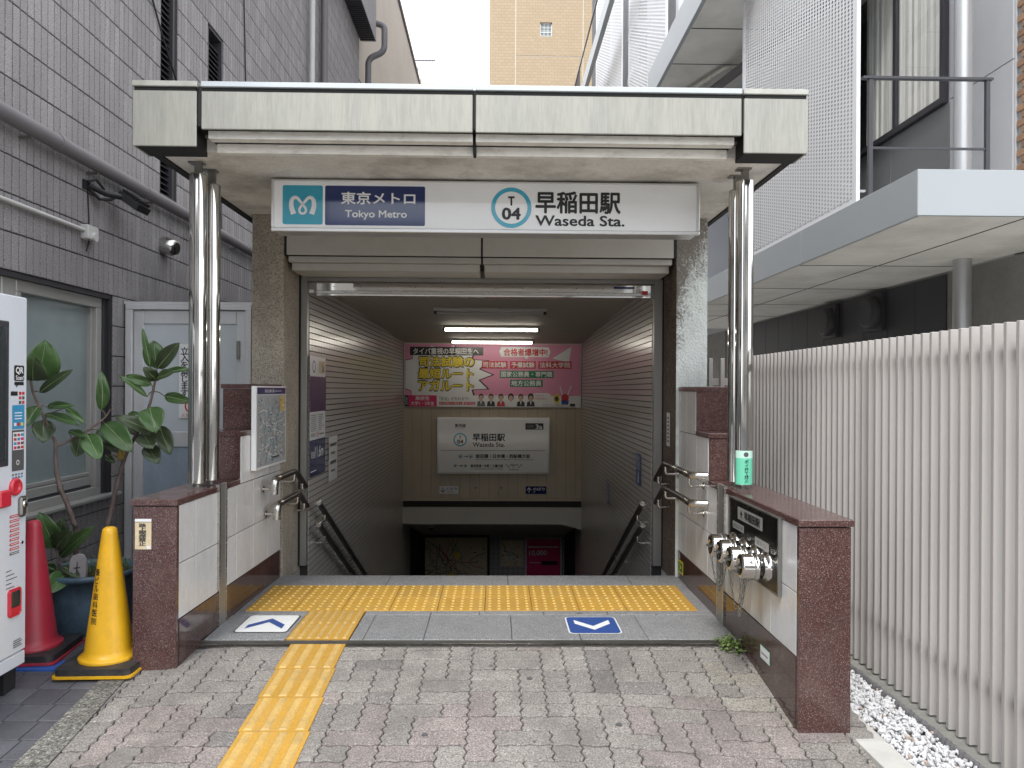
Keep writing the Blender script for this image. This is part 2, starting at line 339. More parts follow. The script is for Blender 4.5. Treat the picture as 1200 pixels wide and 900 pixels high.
def text_mesh(body, bold=0., ls=1.0, al='LEFT'):
    key = (body, bold, ls, al)
    if key in TM: return TM[key]
    c = bpy.data.curves.new('t', 'FONT'); c.body = body; c.size = 1; c.offset = bold; c.resolution_u = 3; c.space_line = ls; c.align_x = al
    o = bpy.data.objects.new('t', c); COL.objects.link(o)
    bpy.context.view_layer.update()
    dg = bpy.context.evaluated_depsgraph_get()
    me = bpy.data.meshes.new_from_object(o.evaluated_get(dg))
    vs = [tuple(v.co) for v in me.vertices]; fs = [list(p.vertices) for p in me.polygons]
    bpy.data.objects.remove(o); bpy.data.curves.remove(c); bpy.data.meshes.remove(me)
    TM[key] = (vs, fs); return TM[key]
class Board:
    """flat print: origin is the lower-left corner, u = reading direction, v = up, n = towards the reader"""
    def __init__(s, o, u, v, parent, step=.0012):
        s.o = Vector(o); s.u = Vector(u).normalized(); s.v = Vector(v).normalized(); s.n = s.u.cross(s.v).normalized(); s.p = parent; s.st = step; s.mb = {}; s.sep = 0.
    def P(s, x, y, l): return s.o+s.u*x+s.v*y+s.n*(s.st*l)
    def g(s, name):
        if name not in s.mb: s.mb[name] = MB()
        return s.mb[name]
    def poly(s, pts, m, l=1, name='print'): s.g(name).mt(m).poly([s.P(x, y, l) for x, y in pts]); return s
    def rect(s, x0, y0, x1, y1, m, l=1, name='print'): return s.poly([(x0, y0), (x1, y0), (x1, y1), (x0, y1)], m, l, name)
    def rrect(s, x0, y0, x1, y1, r, m, l=1, name='print'):
        pts = []
        for cx, cy, a0 in ((x1-r, y0+r, -90), (x1-r, y1-r, 0), (x0+r, y1-r, 90), (x0+r, y0+r, 180)):
            for k in range(5): a = math.radians(a0+k*22.5); pts.append((cx+r*math.cos(a), cy+r*math.sin(a)))
        return s.poly(pts, m, l, name)
    def disc(s, x, y, r, m, l=1, n=32, name='print', r0=0, sy=1):
        if r0:
            for k in range(n):
                a, b = 2*PI*k/n, 2*PI*(k+1)/n
                s.poly([(x+r0*math.cos(a), y+r0*math.sin(a)), (x+r*math.cos(a), y+r*math.sin(a)), (x+r*math.cos(b), y+r*math.sin(b)), (x+r0*math.cos(b), y+r0*math.sin(b))], m, l, name)
            return s
        return s.poly([(x+r*math.cos(2*PI*k/n), y+sy*r*math.sin(2*PI*k/n)) for k in range(n)], m, l, name)
    def line(s, pts, wd, m, l=1, name='print'):
        n = len(pts)
        off = []
        for i in range(n):
            dx = pts[min(i+1, n-1)][0]-pts[max(i-1, 0)][0]; dy = pts[min(i+1, n-1)][1]-pts[max(i-1, 0)][1]; d = math.hypot(dx, dy) or 1
            off.append((-dy/d*wd/2, dx/d*wd/2))
        for i in range(n-1):
            a, b = pts[i], pts[i+1]; oa, ob = off[i], off[i+1]
            s.poly([(a[0]-oa[0], a[1]-oa[1]), (b[0]-ob[0], b[1]-ob[1]), (b[0]+ob[0], b[1]+ob[1]), (a[0]+oa[0], a[1]+oa[1])], m, l, name)
        return s
    def text(s, body, x, y, h, m, l=2, wd=None, bold=0., ls=1.0, name='lettering'):
        """x, y = lower-left of the ink box, h = its height, wd = its width"""
        vs, fs = text_mesh(body, 0., ls)
        if not vs: return s
        x0 = min(v[0] for v in vs); x1 = max(v[0] for v in vs); y0 = min(v[1] for v in vs); y1 = max(v[1] for v in vs)
        sy = h/(y1-y0); sx = wd/(x1-x0) if wd else sy
        if s.sep and h >= s.sep: name = '%s#%d' % (name, len(s.mb))
        g = s.g(name).mt(m)
        offs = [(0, 0)] if bold <= .005 else [(0, 0), (1, .4), (-1, -.4), (.4, -1), (-.4, 1)]
        for k, (ax, ay) in enumerate(offs): g.add([s.P(x+(v[0]-x0+ax*bold*(.95 if ord(body[0]) > 255 else 1.15))*sx, y+(v[1]-y0+ay*bold*(.95 if ord(body[0]) > 255 else 1.15))*sy, l+k*.06) for v in vs], fs)
        return s
    def done(s):
        for k, mb in s.mb.items(): mb.build(k.split('#')[0], s.p)
def jit(a): return R.uniform(-a, a)
# ------------------------------------------------------------ ground, ramp, pavers
def sst(t): t = max(0., min(1., t)); return t*t*(3-2*t)
def gz(x, y):
    s_ = .075+.065*sst((x-.2)/1.15)
    d = max(0., 4.13-y); d = d if d < 2.4 else 2.4
    return -.012-s_*d-.022*sst((-x-1.45)/.35)
mb = MB().mt('asphalt')
for x0, x1, y0, y1 in ((-150, 150, -150, 1.0), (-150, -1.7, 1.0, 300), (1.5, 150, 1.0, 300), (-1.7, 1.5, 18, 300)):
    mb.poly([(x0, y0, -.36), (x1, y0, -.36), (x1, y1, -.36), (x0, y1, -.36)])
mb.build('street_ground', kind='structure')
MB().mt('side_pale').box(-14, 14, -3.6, .395, -.355, -.20).build('sidewalk', kind='structure')
pave = MB().mt('mortar')
nx, ny = 28, 20
for i in range(nx):
    for j in range(ny):
        xa, xb = -1.92+i*3.5/nx, -1.92+(i+1)*3.5/nx; ya, yb = .4+j*3.73/ny, .4+(j+1)*3.73/ny
        pave.poly([(xa, ya, gz(xa, ya)-.012), (xb, ya, gz(xb, ya)-.012), (xb, yb, gz(xb, yb)-.012), (xa, yb, gz(xa, yb)-.012)])
pavement = pave.build('pavement', kind='structure'); tag(pavement, 'ramped pavement of wavy interlocking pavers in front of the stairs')
U = .1185; UX = .1202; UY = .117
def vofs(i, y):   # offset of the i-th long joint at depth y
    t = (y/U*1.75+i*.37) % 1; return .0085*(4*abs(t-.5)-1)
def hofs(j, x): return .0042*math.sin(x/U*2*PI*1.5+j*1.9)
X00, Y00 = 0.0, 4.057
occ = {}; cells = []
NI, NJ = range(-16, 14), range(-1, 13)
for j in NJ:
    for i in NI:
        if (i, j) in occ: continue
        r = R.random(); wd, hg = 1, 1
        if r < .34 and (i+1, j) not in occ and i+1 in NI: wd = 2
        elif r < .70 and j+1 in NJ: hg = 2
        for a in range(wd):
            for b in range(hg): occ[i+a, j+b] = 1
        cells.append((i, j, wd, hg))
def paver(i, j, wd, hg, far=False):
    xa, xb = X00+i*UX, X00+(i+wd)*UX; yb, ya = Y00-j*UY, Y00-(j+hg)*UY
    if j == -1: yb = 4.10
    g = .0034; N = 6*max(1, 1) if not far else 2
    out_ = []
    nx_, ny_ = (8*wd, 8*hg) if not far else (2*wd, 2*hg)
    for k in range(nx_): x = xa+(xb-xa)*k/nx_; out_.append((x, ya+hofs(j+hg, x)*(0 if far else 1), 0, 1))
    for k in range(ny_): y = ya+(yb-ya)*k/ny_; out_.append((xb+vofs(i+wd, y)*(0 if far else 1), y, -1, 0))
    for k in range(nx_): x = xb-(xb-xa)*k/nx_; out_.append((x, yb+hofs(j, x)*(0 if far else 1), 0, -1))
    for k in range(ny_): y = yb-(yb-ya)*k/ny_; out_.append((xa+vofs(i, y)*(0 if far else 1), y, 1, 0))
    n = len(out_); cx, cy = (xa+xb)/2, (ya+yb)/2
    def ins(p, d):
        x, y, a, b = p; d = d if a else d+.0012; return (x+a*d+(cx-x)/abs(xb-xa)*d*.6*(b != 0), y+b*d+(cy-y)/abs(yb-ya)*d*.6*(a != 0))
    hh = jit(.0016); tx, ty = jit(.004), jit(.004)
    def zt(x, y): return gz(x, y)+hh+(x-cx)*tx+(y-cy)*ty
    A = [(*ins(p, g), 0) for p in out_]; B = [ins(p, g+.004) for p in out_]
    v0 = [(x, y, zt(x, y)-.02) for x, y, _ in A]; v1 = [(x, y, zt(x, y)-.0035) for x, y, _ in A]; v2 = [(x, y, zt(x, y)) for x, y in B]
    return v0, v1, v2, cx, cy
def pcol(cx, cy, wd, hg):
    pk = (cy < 3.52+.04*math.sin(cx*9) and (-.62 < cx < .06 or .55 < cx < 1.3 or -1.66 < cx < -1.05)) and not (cy < 3.02 and R.random() < .5)
    if pk: return 'paver_dark' if (wd*hg == 1 and R.random() < .75) else ('paver_pink' if R.random() < .85 else 'paver_grey')
    if cx > .95 and R.random() < .2: return 'paver_pale'
    r = R.random()
    return 'paver_dark' if r < .05 else ('paver_pink' if r < .10 and cx > -.8 else 'paver_grey')
TX0, TX1 = -1.119, -.80   # tactile path on the ramp (left, right)
for c in cells:
    v0, v1, v2, cx, cy = paver(*c)
    if cx < -1.87: continue
    if all(-1.125+.035*(4.12-p[1]) < p[0] < -.813+.035*(4.12-p[1]) for p in v1): continue
    n = len(v0); b = MB().mt(pcol(cx, cy, c[2], c[3]))
    fs = [list(range(2*n, 3*n))]
    for k in range(n):
        q = (k+1) % n; fs += [(k, q, n+q, n+k), (n+k, n+q, 2*n+q, 2*n+k)]
    b.add(v0+v1+v2, fs); b.build('paver', pavement)
b = MB()
for j in range(13, 30):
    i = -16
    while i < 14:
        wd = R.choice((1, 2, 2)); v0, v1, v2, cx, cy = paver(i, j, wd, 1, True); n = len(v0)
        b.mt(pcol(cx, cy, wd, 1)); fs = [list(range(2*n, 3*n))]
        for k in range(n): q = (k+1) % n; fs += [(k, q, n+q, n+k), (n+k, n+q, 2*n+q, 2*n+k)]
        if not TX0-.1 < cx < TX1+.1: b.add(v0+v1+v2, fs)
        i += wd
b.build('paver', pavement, kind='stuff')
# granite border strip between the two pavings
bd = MB().mt('mortar')
bd.hexa([(-1.83, 1.6, gz(-1.83, 1.6)-.05), (-1.66, 1.6, gz(-1.66, 1.6)-.05), (-1.85, 3.95, -.1), (-1.97, 3.95, -.1),
         (-1.83, 1.6, gz(-1.8, 1.6)+.001), (-1.66, 1.6, gz(-1.8, 1.6)+.001), (-1.85, 3.95, gz(-1.8, 3.95)+.001), (-1.97, 3.95, gz(-1.8, 3.95)+.001)])
border = bd.build('border_strip', kind='structure')
for k in range(5):
    ya = 1.6+k*.47+.004; yb = ya+.462; b = MB().mt('kerb')
    def bp(s, y, z): t = (y-1.6)/2.35; return ((-1.83+s*.17)*(1-t)+(-1.97+s*.12)*t, y, gz(-1.8, y)+z)
    b.hexa([bp(.01, ya, -.04), bp(.99, ya, -.04), bp(.99, yb, -.04), bp(.01, yb, -.04), bp(.01, ya, .006), bp(.99, ya, .006), bp(.99, yb, .006), bp(.01, yb, .006)])
    b.build('granite_kerb', border)
# grey tiles of the alley on the left
def az(x, y): return gz(-1.8, min(y, 4.13))-.001
b = MB().mt('mortar'); b.hexa([(-3.1, 1.75, -.5), (-1.84, 1.75, -.5), (-1.84, 4.13, -.5), (-3.1, 4.13, -.5), (-3.1, 1.75, az(0, 1.75)-.008), (-1.84, 1.75, az(0, 1.75)-.008), (-1.84, 4.13, az(0, 4.13)-.008), (-3.1, 4.13, az(0, 4.13)-.008)]); b.box(-3.1, -1.84, 4.13, 6.6, -.5, az(0, 4.13)-.006)
for p in (4, 5): pass
side = b.build('alley_floor', kind='structure')
tm = MB().mt('grey_tile').cbox(.002, .150, .002, .150, -.012, 0, .003).mesh('tile')
farb = MB().mt('grey_tile')
for j in range(30):
    for i in range(8):
        x, y = -1.93-.153*(i+1)-.05*0, 2.30+.153*j
        xo = -.115*(3.82-y)/.95*-1 if y < 3.8 else 0
        x += min(.17, max(0, (3.8-y)*.11))
        if y > 5.85: continue
        z = az(x, y+.07)
        if y < 4.6: place(tm, 'floor_tile', side, (x, y, az(x, y)), rot=(math.atan(.075) if y < 4.0 else 0, 0, 0))
        else: farb.cbox(x+.002, x+.150, y+.002, y+.150, z-.012, z, .003)
farb.build('floor_tile', side, kind='stuff')

# landing
b = MB().mt('mortar'); b.box(-1.63, 1.40, 4.172, 5.62, -.2, -.012)
b.mt('steel_dk').box(-1.64, 1.37, 4.13, 4.172, -.2, -.022)
b.mt('gap').box(-1.64, 1.37, 4.140, 4.158, -.03, -.0205)
landing = b.build('landing', kind='structure'); tag(landing, 'flat granite landing at the top of the stairs')
b = MB().mt('steel_br').box(-1.63, 1.36, 4.126, 4.132, -.05, -.008); b.build('threshold_strip', landing)
b = MB().mt('steel_dk').box(-1.63, 1.36, 4.160, 4.171, -.05, -.002); b.build('threshold_strip', landing)
def slab(x0, x1, y0, y1): MB().mt('granite').cbox(x0+.0015, x1-.0015, y0+.0015, y1-.0015, -.03, 0, .0025).build('granite_slab', landing)
xs = [-1.615, -1.165, -.81, -.735, -.40, .093, .48, .858, 1.36]
for a, c in zip(xs, xs[1:]):
    if a == -1.165: continue
    slab(a, c, 4.172, 4.63)
for a, c in zip([-1.61, -.81, -.4, -.10, .30, .70, 1.0], [-1.165, -.40, -.10, .30, .70, 1.0, 1.36]): slab(a, c, 4.63, 4.712)
slab(-1.61, -1.567, 4.712, 5.326); slab(1.283, 1.36, 4.712, 5.326)
for a, c in zip([-1.6, -.78, .09, .98], [-.78, .09, .98, 1.365]): slab(a, c, 5.326, 5.615)
def tact(nd, w_=.298):
    b = MB().mt('yellow_block').cbox(.001, w_, .001, .298, -.02, .003, .002)
    b.mt('yellow_dome')
    for i in range(nd):
        for j in range(5):
            x, y = .03+.06*i, .03+.06*j; n = 8; vs = []
            for rr, zz in ((.0125, .003), (.008, .0078)):
                vs += [(x+rr*math.cos(2*PI*k/n), y+rr*math.sin(2*PI*k/n), zz) for k in range(n)]
            b.add(vs, [(k, (k+1) % n, n+(k+1) % n, n+k) for k in range(n)]+[list(range(n, 2*n))])
    return b.mesh('tactile_block')
t5, t2 = tact(5), tact(2, .148)
for j in range(2):
    for i in range(9): place(t5, 'warning_block', landing, (-1.5655+.2998*i, 4.7125+.3068*j, 0), label='yellow tactile block with round studs')
    place(t2, 'warning_block', landing, (-1.5655+.2998*9, 4.7125+.3068*j, 0), label='yellow tactile block with round studs')
def barblock(name, x0, x1, y0, y1, nb, parent, zf):
    def P(x, y, z): return (x, y, zf(x, y)+z)
    b = MB().mt('yellow_block')
    b.hexa([P(x0, y0, -.02), P(x1, y0, -.02), P(x1, y1, -.02), P(x0, y1, -.02), P(x0, y0, .004), P(x1, y0, .004), P(x1, y1, .004), P(x0, y1, .004)])
    b.mt('yellow_bar'); st = (x1-x0)/nb
    for k in range(nb):
        a = x0+st*(k+.24); c = x0+st*(k+.76); h = .009
        b.hexa([P(a, y0+.008, .004), P(c, y0+.008, .004), P(c, y1-.008, .004), P(a, y1-.008, .004), P(a+.006, y0+.014, h), P(c-.006, y0+.014, h), P(c-.006, y1-.014, h), P(a+.006, y1-.014, h)])
    b.build(name, parent, label='yellow tactile block with long bars')
barblock('guide_block', -1.160, -.815, 4.175, 4.44, 7, landing, lambda x, y: 0)
barblock('guide_block', -1.160, -.815, 4.443, 4.71, 7, landing, lambda x, y: 0)
zz = lambda x, y: gz(-.97, y)+.002
y = 4.122
while y > .8: 
    s_ = (4.122-y)*.035*0
    s_ = .035*(4.122-y); barblock('guide_block', -1.118+s_, -.820+s_, y-.298, y, 4, pavement, zz); y -= .3005
# floor arrow decals
def decal(x0, x1, y0, y1, bgm, fgm, up, label):
    t = thing('floor_arrow_sign', label, 'floor sign', ((x0+x1)/2, (y0+y1)/2, 0))
    b = Board((x0, y0, 0), (1, 0, 0), (0, 1, 0), t, .0012); w_, h_ = x1-x0, y1-y0
    b.rrect(-.008, -.008, w_+.008, h_+.008, .03, 'ink' if up else 'white_decal', 1, 'border'); b.rrect(0, 0, w_, h_, .025, bgm, 2, 'panel')
    ya, yb = (.30, .68) if up else (.68, .30)
    for s_ in (-1, 1):
        c = w_/2; pts = [(c, h_*yb+.035), (c+s_*w_*.36, h_*ya+.035), (c+s_*w_*.36, h_*ya-.035), (c, h_*yb-.035)]
        if s_ > 0: pts = pts[::-1]
        b.poly(pts, fgm, 3, 'chevron')
    b.done()
decal(-1.492, -1.195, 4.30, 4.615, 'white_decal', 'blue_decal', True, 'white floor sticker with dark blue arrow pointing into the entrance')
decal(.430, .722, 4.275, 4.575, 'blue_decal', 'white_decal', False, 'dark blue floor sticker with white arrow pointing out')

# ------------------------------------------------------------ low side walls
def lowwall(side, label):
    L_ = side < 0
    XI = (lambda y: -1.632+.0216*(y-3.86)) if L_ else (lambda y: 1.35+.0065*(y-3.3))
    YF = 3.865 if L_ else 3.305
    W_ = .22 if L_ else .232
    t = thing('low_wall', label, 'wall', (XI(4.5), 4.5, 0))
    S = lambda y, d: XI(y)+side*d
    def blk(mb, ya, yb, d0, d1, z0, z1, bot=None):
        p = [(S(ya, d0), ya), (S(ya, d1), ya), (S(yb, d1), yb), (S(yb, d0), yb)]
        if side < 0: p = p[::-1]; order = (3, 2, 1, 0)
        zb = bot or (lambda x, y: z0)
        mb.hexa([(x, y, zb(x, y)) for x, y in p]+[(x, y, z1) for x, y in p]); return mb
    BP = .79; B1, B2 = 4.745, 5.041
    if not L_: B1, B2 = 4.757, 5.078
    core = MB().mt('mortar'); blk(core, YF+.02, 5.6, .02, W_-.004, -.3, BP-.002); blk(core, B1+.02, 5.6, .02, W_-.004, BP-.002, 1.09); blk(core, B2+.02, 5.6, .02, W_-.004, 1.09, 1.388)
    core.build('wall_core', t)
    # front pier cladding
    b = MB().mt('red_granite'); blk(b, YF, YF+.028, .0, W_, -.3, BP-.006); b.build('pier_front', t)
    b = MB().mt('red_granite'); blk(b, YF+.03, 5.6, W_-.003, W_+.012, -.3, BP-.004); b.build('outer_cladding', t)
    # granite base
    ys = [YF+.029, 4.50, 5.575] if L_ else [YF+.029, 3.97, 4.50, 5.575]
    for a, c in zip(ys, ys[1:]):
        b = MB().mt('base_granite'); blk(b, a+.001, c-.001, -.004, .022, -.3, .198); b.build('base_slab', t)
    # copings
    def cop(ya, yb, z, f=.012, lab=None):
        b = MB().mt('red_granite'); x0, x1 = S(ya, -.006), S(ya, W_+.012); x2, x3 = S(yb, -.006), S(yb, W_+.012)
        p = [(min(x0, x1), ya), (max(x0, x1), ya), (max(x2, x3), yb), (min(x2, x3), yb)]
        i = .004
        pt = [(p[0][0]+i, p[0][1]+i), (p[1][0]-i, p[1][1]+i), (p[2][0]-i, p[2][1]), (p[3][0]+i, p[3][1])]
        vs = [(x, y, z-.030) for x, y in p]+[(x, y, z-.004) for x, y in p]+[(x, y, z) for x, y in pt]
        fs = [(0, 3, 2, 1), (8, 9, 10, 11)]
        for k in range(4): q = (k+1) % 4; fs += [(k, q, 4+q, 4+k), (4+k, 4+q, 8+q, 8+k)]
        b.add(vs, fs); b.build('coping', t)
    split = 4.35 if L_ else 4.04
    cop(YF-.006, split, .82); cop(split+.002, B1-.002, .82)
    cop(B1-.006, B2-.002, 1.12); cop(B2-.006, 5.575, 1.42)
    for (ya, z0, z1) in ((B1, .822, 1.089), (B2, 1.122, 1.389)):
        b = MB().mt('red_granite'); blk(b, ya, ya+.022, 0.004, W_, z0, z1); b.build('step_front', t)
    # tiles
    js = [YF+.031, 4.10, 4.395, 4.70, 5.00, 5.295, 5.575] if L_ else [YF+.031, 3.655, 3.93, 4.22, 4.50, 4.785, 5.065, 5.34, 5.575]
    rows = [(.2, .485, 0), (.487, .787, 0), (.789, 1.088, B1+.024), (1.09, 1.388, B2+.024)]
    for z0, z1, ymin in rows:
        for a, c in zip(js, js[1:]):
            a_ = max(a, ymin)
            if c-a_ < .03: continue
            if c-a_ < .3 and a_ > a and c-a < .05: continue
            o = Vector((S(a_+.0015, .014), a_+.0015, z0+.0015)); e = Vector((S(c-.0015, .014), c-.0015, z0+.0015))
            u = (e-o); wd = u.length; u.normalize()
            m = 'marble_rust' if (not L_ and z0 < .3 and 3.4 < a < 4.4) else 'marble'
            if side > 0: o, u = e, -u
            b = MB().mt(m).tilep(o, u, (0, 0, 1), u.cross(Vector((0, 0, 1))), wd, z1-z0-.003, .014, .0015); b.build('wall_tile', t)
    # steel guide post
    y0, y1 = (4.395, 4.51) if L_ else (4.40, 4.535)
    b = MB().mt('jamb'); blk(b, y0, y1, -.010, .01, -.05, .828); 
    b.mt('steel_br'); blk(b, y0-.001, y0+.012, -.013, .01, -.05, .83); blk(b, y1-.012, y1+.001, -.013, .01, -.05, .83)
    b.build('guide_channel', t)
    return t
lowwall(-1, 'low tiled granite wall left of the stairs, behind the yellow cone')
lowwall(1, 'low tiled granite wall right of the stairs, holding the hose inlets')

# stickers and small things on the walls
def vtext(s): return '\n'.join(s)
t = thing('no_smoking_sticker', 'small aged sticker with vertical black writing on the left granite pier', 'sticker', (-1.80, 3.86, .644))
b = Board((-1.841, 3.8625, .566), (1, 0, 0), (0, 0, 1), t, .0012)
b.rect(0, 0, .083, .156, 'beige_paper', 1, 'paper'); b.rect(0, .141, .083, .156, 'white', 2); b.rect(0, .139, .083, .141, 'ink', 2)
b.rect(.06, .003, .08, .018, 'white', 2)
b.text(vtext('路上喫煙禁止'), .021, .02, .113, 'ink', 3, wd=.036, bold=.02, ls=.9); b.done()
t = thing('name_plate', 'tiny pale plate on the red base of the right low wall', 'plate', (1.348, 3.71, .08))
b = Board((1.3475, 3.779, .042), (0, -1, 0), (0, 0, 1), t, .0012)
b.rect(0, 0, .13, .065, 'mint_pale', 1, 'plate'); b.rect(.006, .006, .124, .059, 'white', 2); b.rect(.02, .028, .11, .034, 'ink_grey', 3); b.done()
t = thing('exit_sticker', 'small yellow green sticker low on the right tiled wall by the column', 'sticker', (1.355, 5.44, .1))
b = Board((1.352, 5.53, .055), (0, -1, 0), (0, 0, 1), t, .0012)
b.rect(0, 0, .16, .095, 'yellow', 1, 'sticker'); b.rect(.02, .015, .14, .08, 'green', 2); b.poly([(.05, .02), (.12, .047), (.05, .075), (.07, .047)], 'yellow', 3); b.done()

# trodden chewing gum and small dark spots
b = MB().mt('ink_grey'); rr = random.Random(31)
for k in range(34):
    x, y = rr.uniform(-1.5, 1.25), rr.uniform(2.6, 4.05)
    if k < 8: x, y = ((-.02, 3.86), (.72, 3.9), (.17, 3.72), (.55, 3.3), (-.3, 3.2), (-1.35, 3.1), (.35, 4.0), (1.0, 3.5))[k]
    r_ = rr.uniform(.004, .008) if k > 4 else rr.uniform(.010, .016); z = gz(x, y)+.0025
    b.poly([(x+r_*rr.uniform(.7, 1.2)*math.cos(a*PI/5), y+r_*rr.uniform(.8, 1.3)*math.sin(a*PI/5), gz(x, y+r_*math.sin(a*PI/5))+.0025) for a in range(10)])
for x, y, r_ in ((.52, 4.66, .02), (.3, 4.68, .008), (-1.5, 4.66, .012), (1.1, 4.5, .009), (.86, 4.4, .006)):
    b.poly([(x+r_*rr.uniform(.7, 1.3)*math.cos(a*PI/5), y+r_*.5*rr.uniform(.8, 1.3)*math.sin(a*PI/5), .0012) for a in range(10)])
b.build('gum_spot', pavement, kind='stuff')
# ------------------------------------------------------------ entrance building
ent = thing('station_entrance', 'grey subway entrance with steel fascia canopy over the stairs', 'building', (-.13, 5.6, 0))
# columns of exposed aggregate
def column(x0, x1, m1, m2, label, dark_in):
    b = MB().mt(m1)
    n = 16
    # slightly irregular corner so the render edge reads rough
    zs = [-.05+k*2.73/n for k in range(n+1)]
    xi = x1 if dark_in > 0 else x0
    for k in range(n):
        b.mt(m1); b.add([(x0, 5.58, zs[k]), (x1, 5.58, zs[k]), (x1, 5.58, zs[k+1]), (x0, 5.58, zs[k+1])], [(0, 1, 2, 3)])
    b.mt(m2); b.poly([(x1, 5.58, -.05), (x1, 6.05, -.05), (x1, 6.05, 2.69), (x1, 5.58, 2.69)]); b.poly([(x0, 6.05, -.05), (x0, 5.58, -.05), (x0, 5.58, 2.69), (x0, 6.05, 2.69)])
    b.build('column', ent, label=label)
column(-1.812, -1.578, 'pebble', 'pebble', 'brown exposed aggregate column left of the opening', 1)
M['stucco_grad'] = None
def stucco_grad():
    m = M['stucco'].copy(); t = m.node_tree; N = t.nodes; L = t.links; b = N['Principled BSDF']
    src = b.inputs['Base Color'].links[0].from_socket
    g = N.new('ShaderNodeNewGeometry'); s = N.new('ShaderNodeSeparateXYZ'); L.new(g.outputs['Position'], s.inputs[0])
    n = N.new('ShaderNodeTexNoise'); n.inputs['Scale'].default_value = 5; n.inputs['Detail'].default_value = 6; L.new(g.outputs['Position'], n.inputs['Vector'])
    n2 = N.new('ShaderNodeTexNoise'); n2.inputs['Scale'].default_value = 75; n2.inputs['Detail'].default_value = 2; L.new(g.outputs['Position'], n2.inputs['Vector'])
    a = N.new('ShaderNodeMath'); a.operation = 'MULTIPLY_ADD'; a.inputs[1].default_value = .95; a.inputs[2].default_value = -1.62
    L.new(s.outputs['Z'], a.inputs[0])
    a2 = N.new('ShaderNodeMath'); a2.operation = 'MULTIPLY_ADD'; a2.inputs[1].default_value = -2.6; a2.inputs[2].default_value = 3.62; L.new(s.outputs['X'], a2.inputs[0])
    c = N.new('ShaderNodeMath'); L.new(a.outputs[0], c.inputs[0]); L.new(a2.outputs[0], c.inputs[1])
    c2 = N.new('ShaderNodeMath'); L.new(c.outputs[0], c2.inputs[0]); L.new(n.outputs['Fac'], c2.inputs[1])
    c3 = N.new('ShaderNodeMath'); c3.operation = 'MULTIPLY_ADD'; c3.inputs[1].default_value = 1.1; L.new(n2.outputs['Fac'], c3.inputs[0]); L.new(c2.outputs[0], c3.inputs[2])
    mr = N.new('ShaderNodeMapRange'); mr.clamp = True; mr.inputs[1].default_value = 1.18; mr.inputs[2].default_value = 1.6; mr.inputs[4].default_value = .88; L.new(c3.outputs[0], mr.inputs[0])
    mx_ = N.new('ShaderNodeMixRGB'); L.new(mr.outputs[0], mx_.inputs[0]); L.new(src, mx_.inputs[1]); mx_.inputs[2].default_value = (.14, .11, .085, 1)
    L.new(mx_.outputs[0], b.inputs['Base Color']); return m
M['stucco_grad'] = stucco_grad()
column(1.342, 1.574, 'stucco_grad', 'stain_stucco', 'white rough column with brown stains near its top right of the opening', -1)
# soffit and roof body
b = MB().mt('soffit'); b.box(-1.858, 1.612, 4.13, 6.3, 2.682, 2.75); b.mt('concrete').box(-1.86, 1.61, 4.1, 12.1, 2.752, 2.93)
b.build('roof_slab', ent)
for xa, xb, xc, xd in ((-1.905, -1.861, -1.913, -1.9051), (1.614, 1.648, 1.6481, 1.654)):
    b = MB().mt('gap'); b.box(xa, xb, 4.14, 6.3, 2.672, 2.975); b.mt('fascia').box(xc, xd, 4.14, 6.3, 2.69, 2.965); b.build('side_fascia', ent)
# fascia: backing (dark), corner blocks, centre panels, caps
YFa = 3.95
b = MB().mt('gap'); b.box(-1.90, 1.64, 3.966, 4.1, 2.766, 2.975); b.build('fascia_backing', ent)
def corner(x0, x1):
    b = MB().mt('fascia'); b.cbox(x0, x1, YFa, 3.962, 2.655, 2.945, .003)
    o = x0 if x0 < 0 else x1
    b.cbox(min(o, o+.01*(1 if x0 < 0 else -1)), max(o, o+.01*(1 if x0 < 0 else -1)), 3.962, 4.138, 2.655, 2.945, .002)
    b.mt('gap').box(x0+.012, x1-.012, 3.963, 4.136, 2.656, 2.948); b.build('corner_panel', ent)
    b = MB().mt('cap_old'); b.cbox(x0-.004, x1+.004, YFa-.006, 4.1, 2.966, 2.995, .003); b.build('cap_strip', ent)
    b = MB().mt('gap'); b.box(x0+.006, x1-.006, 3.956, 4.0, 2.944, 2.967); b.build('cap_joint', ent)
corner(-1.908, -1.578); corner(1.305, 1.645)
for x0, x1 in ((-1.552, -.135), (-.118, 1.292)):
    b = MB().mt('fascia').cbox(x0, x1, YFa, 3.965, 2.746, 2.944, .003); b.build('fascia_panel', ent)
    b = MB().mt('cap').cbox(x0-.002, x1+.002, YFa-.006, 4.1, 2.966, 2.995, .003); b.build('cap_strip', ent)
    b = MB().mt('gap').box(x0, x1, 3.958, 4.0, 2.943, 2.967); b.build('cap_joint', ent)
    xa = max(x0, -1.535); xb = min(x1, 1.270)
    b = MB().mt('trim'); b.cbox(xa, xb, 4.0, 4.06, 2.712, 2.755, .002); b.build('trim_upper', ent)
    xa = max(x0, -1.52); xb = min(x1, 1.255)
    b = MB().mt('trim'); b.cbox(xa, xb, 4.085, 4.129, 2.664, 2.714, .002); b.build('trim_lower', ent)
b = MB().mt('gap'); b.box(-1.53, 1.265, 4.062, 4.128, 2.714, 2.76); b.box(-.134, -.119, 4.05, 4.13, 2.666, 2.76); b.build('trim_backing', ent)
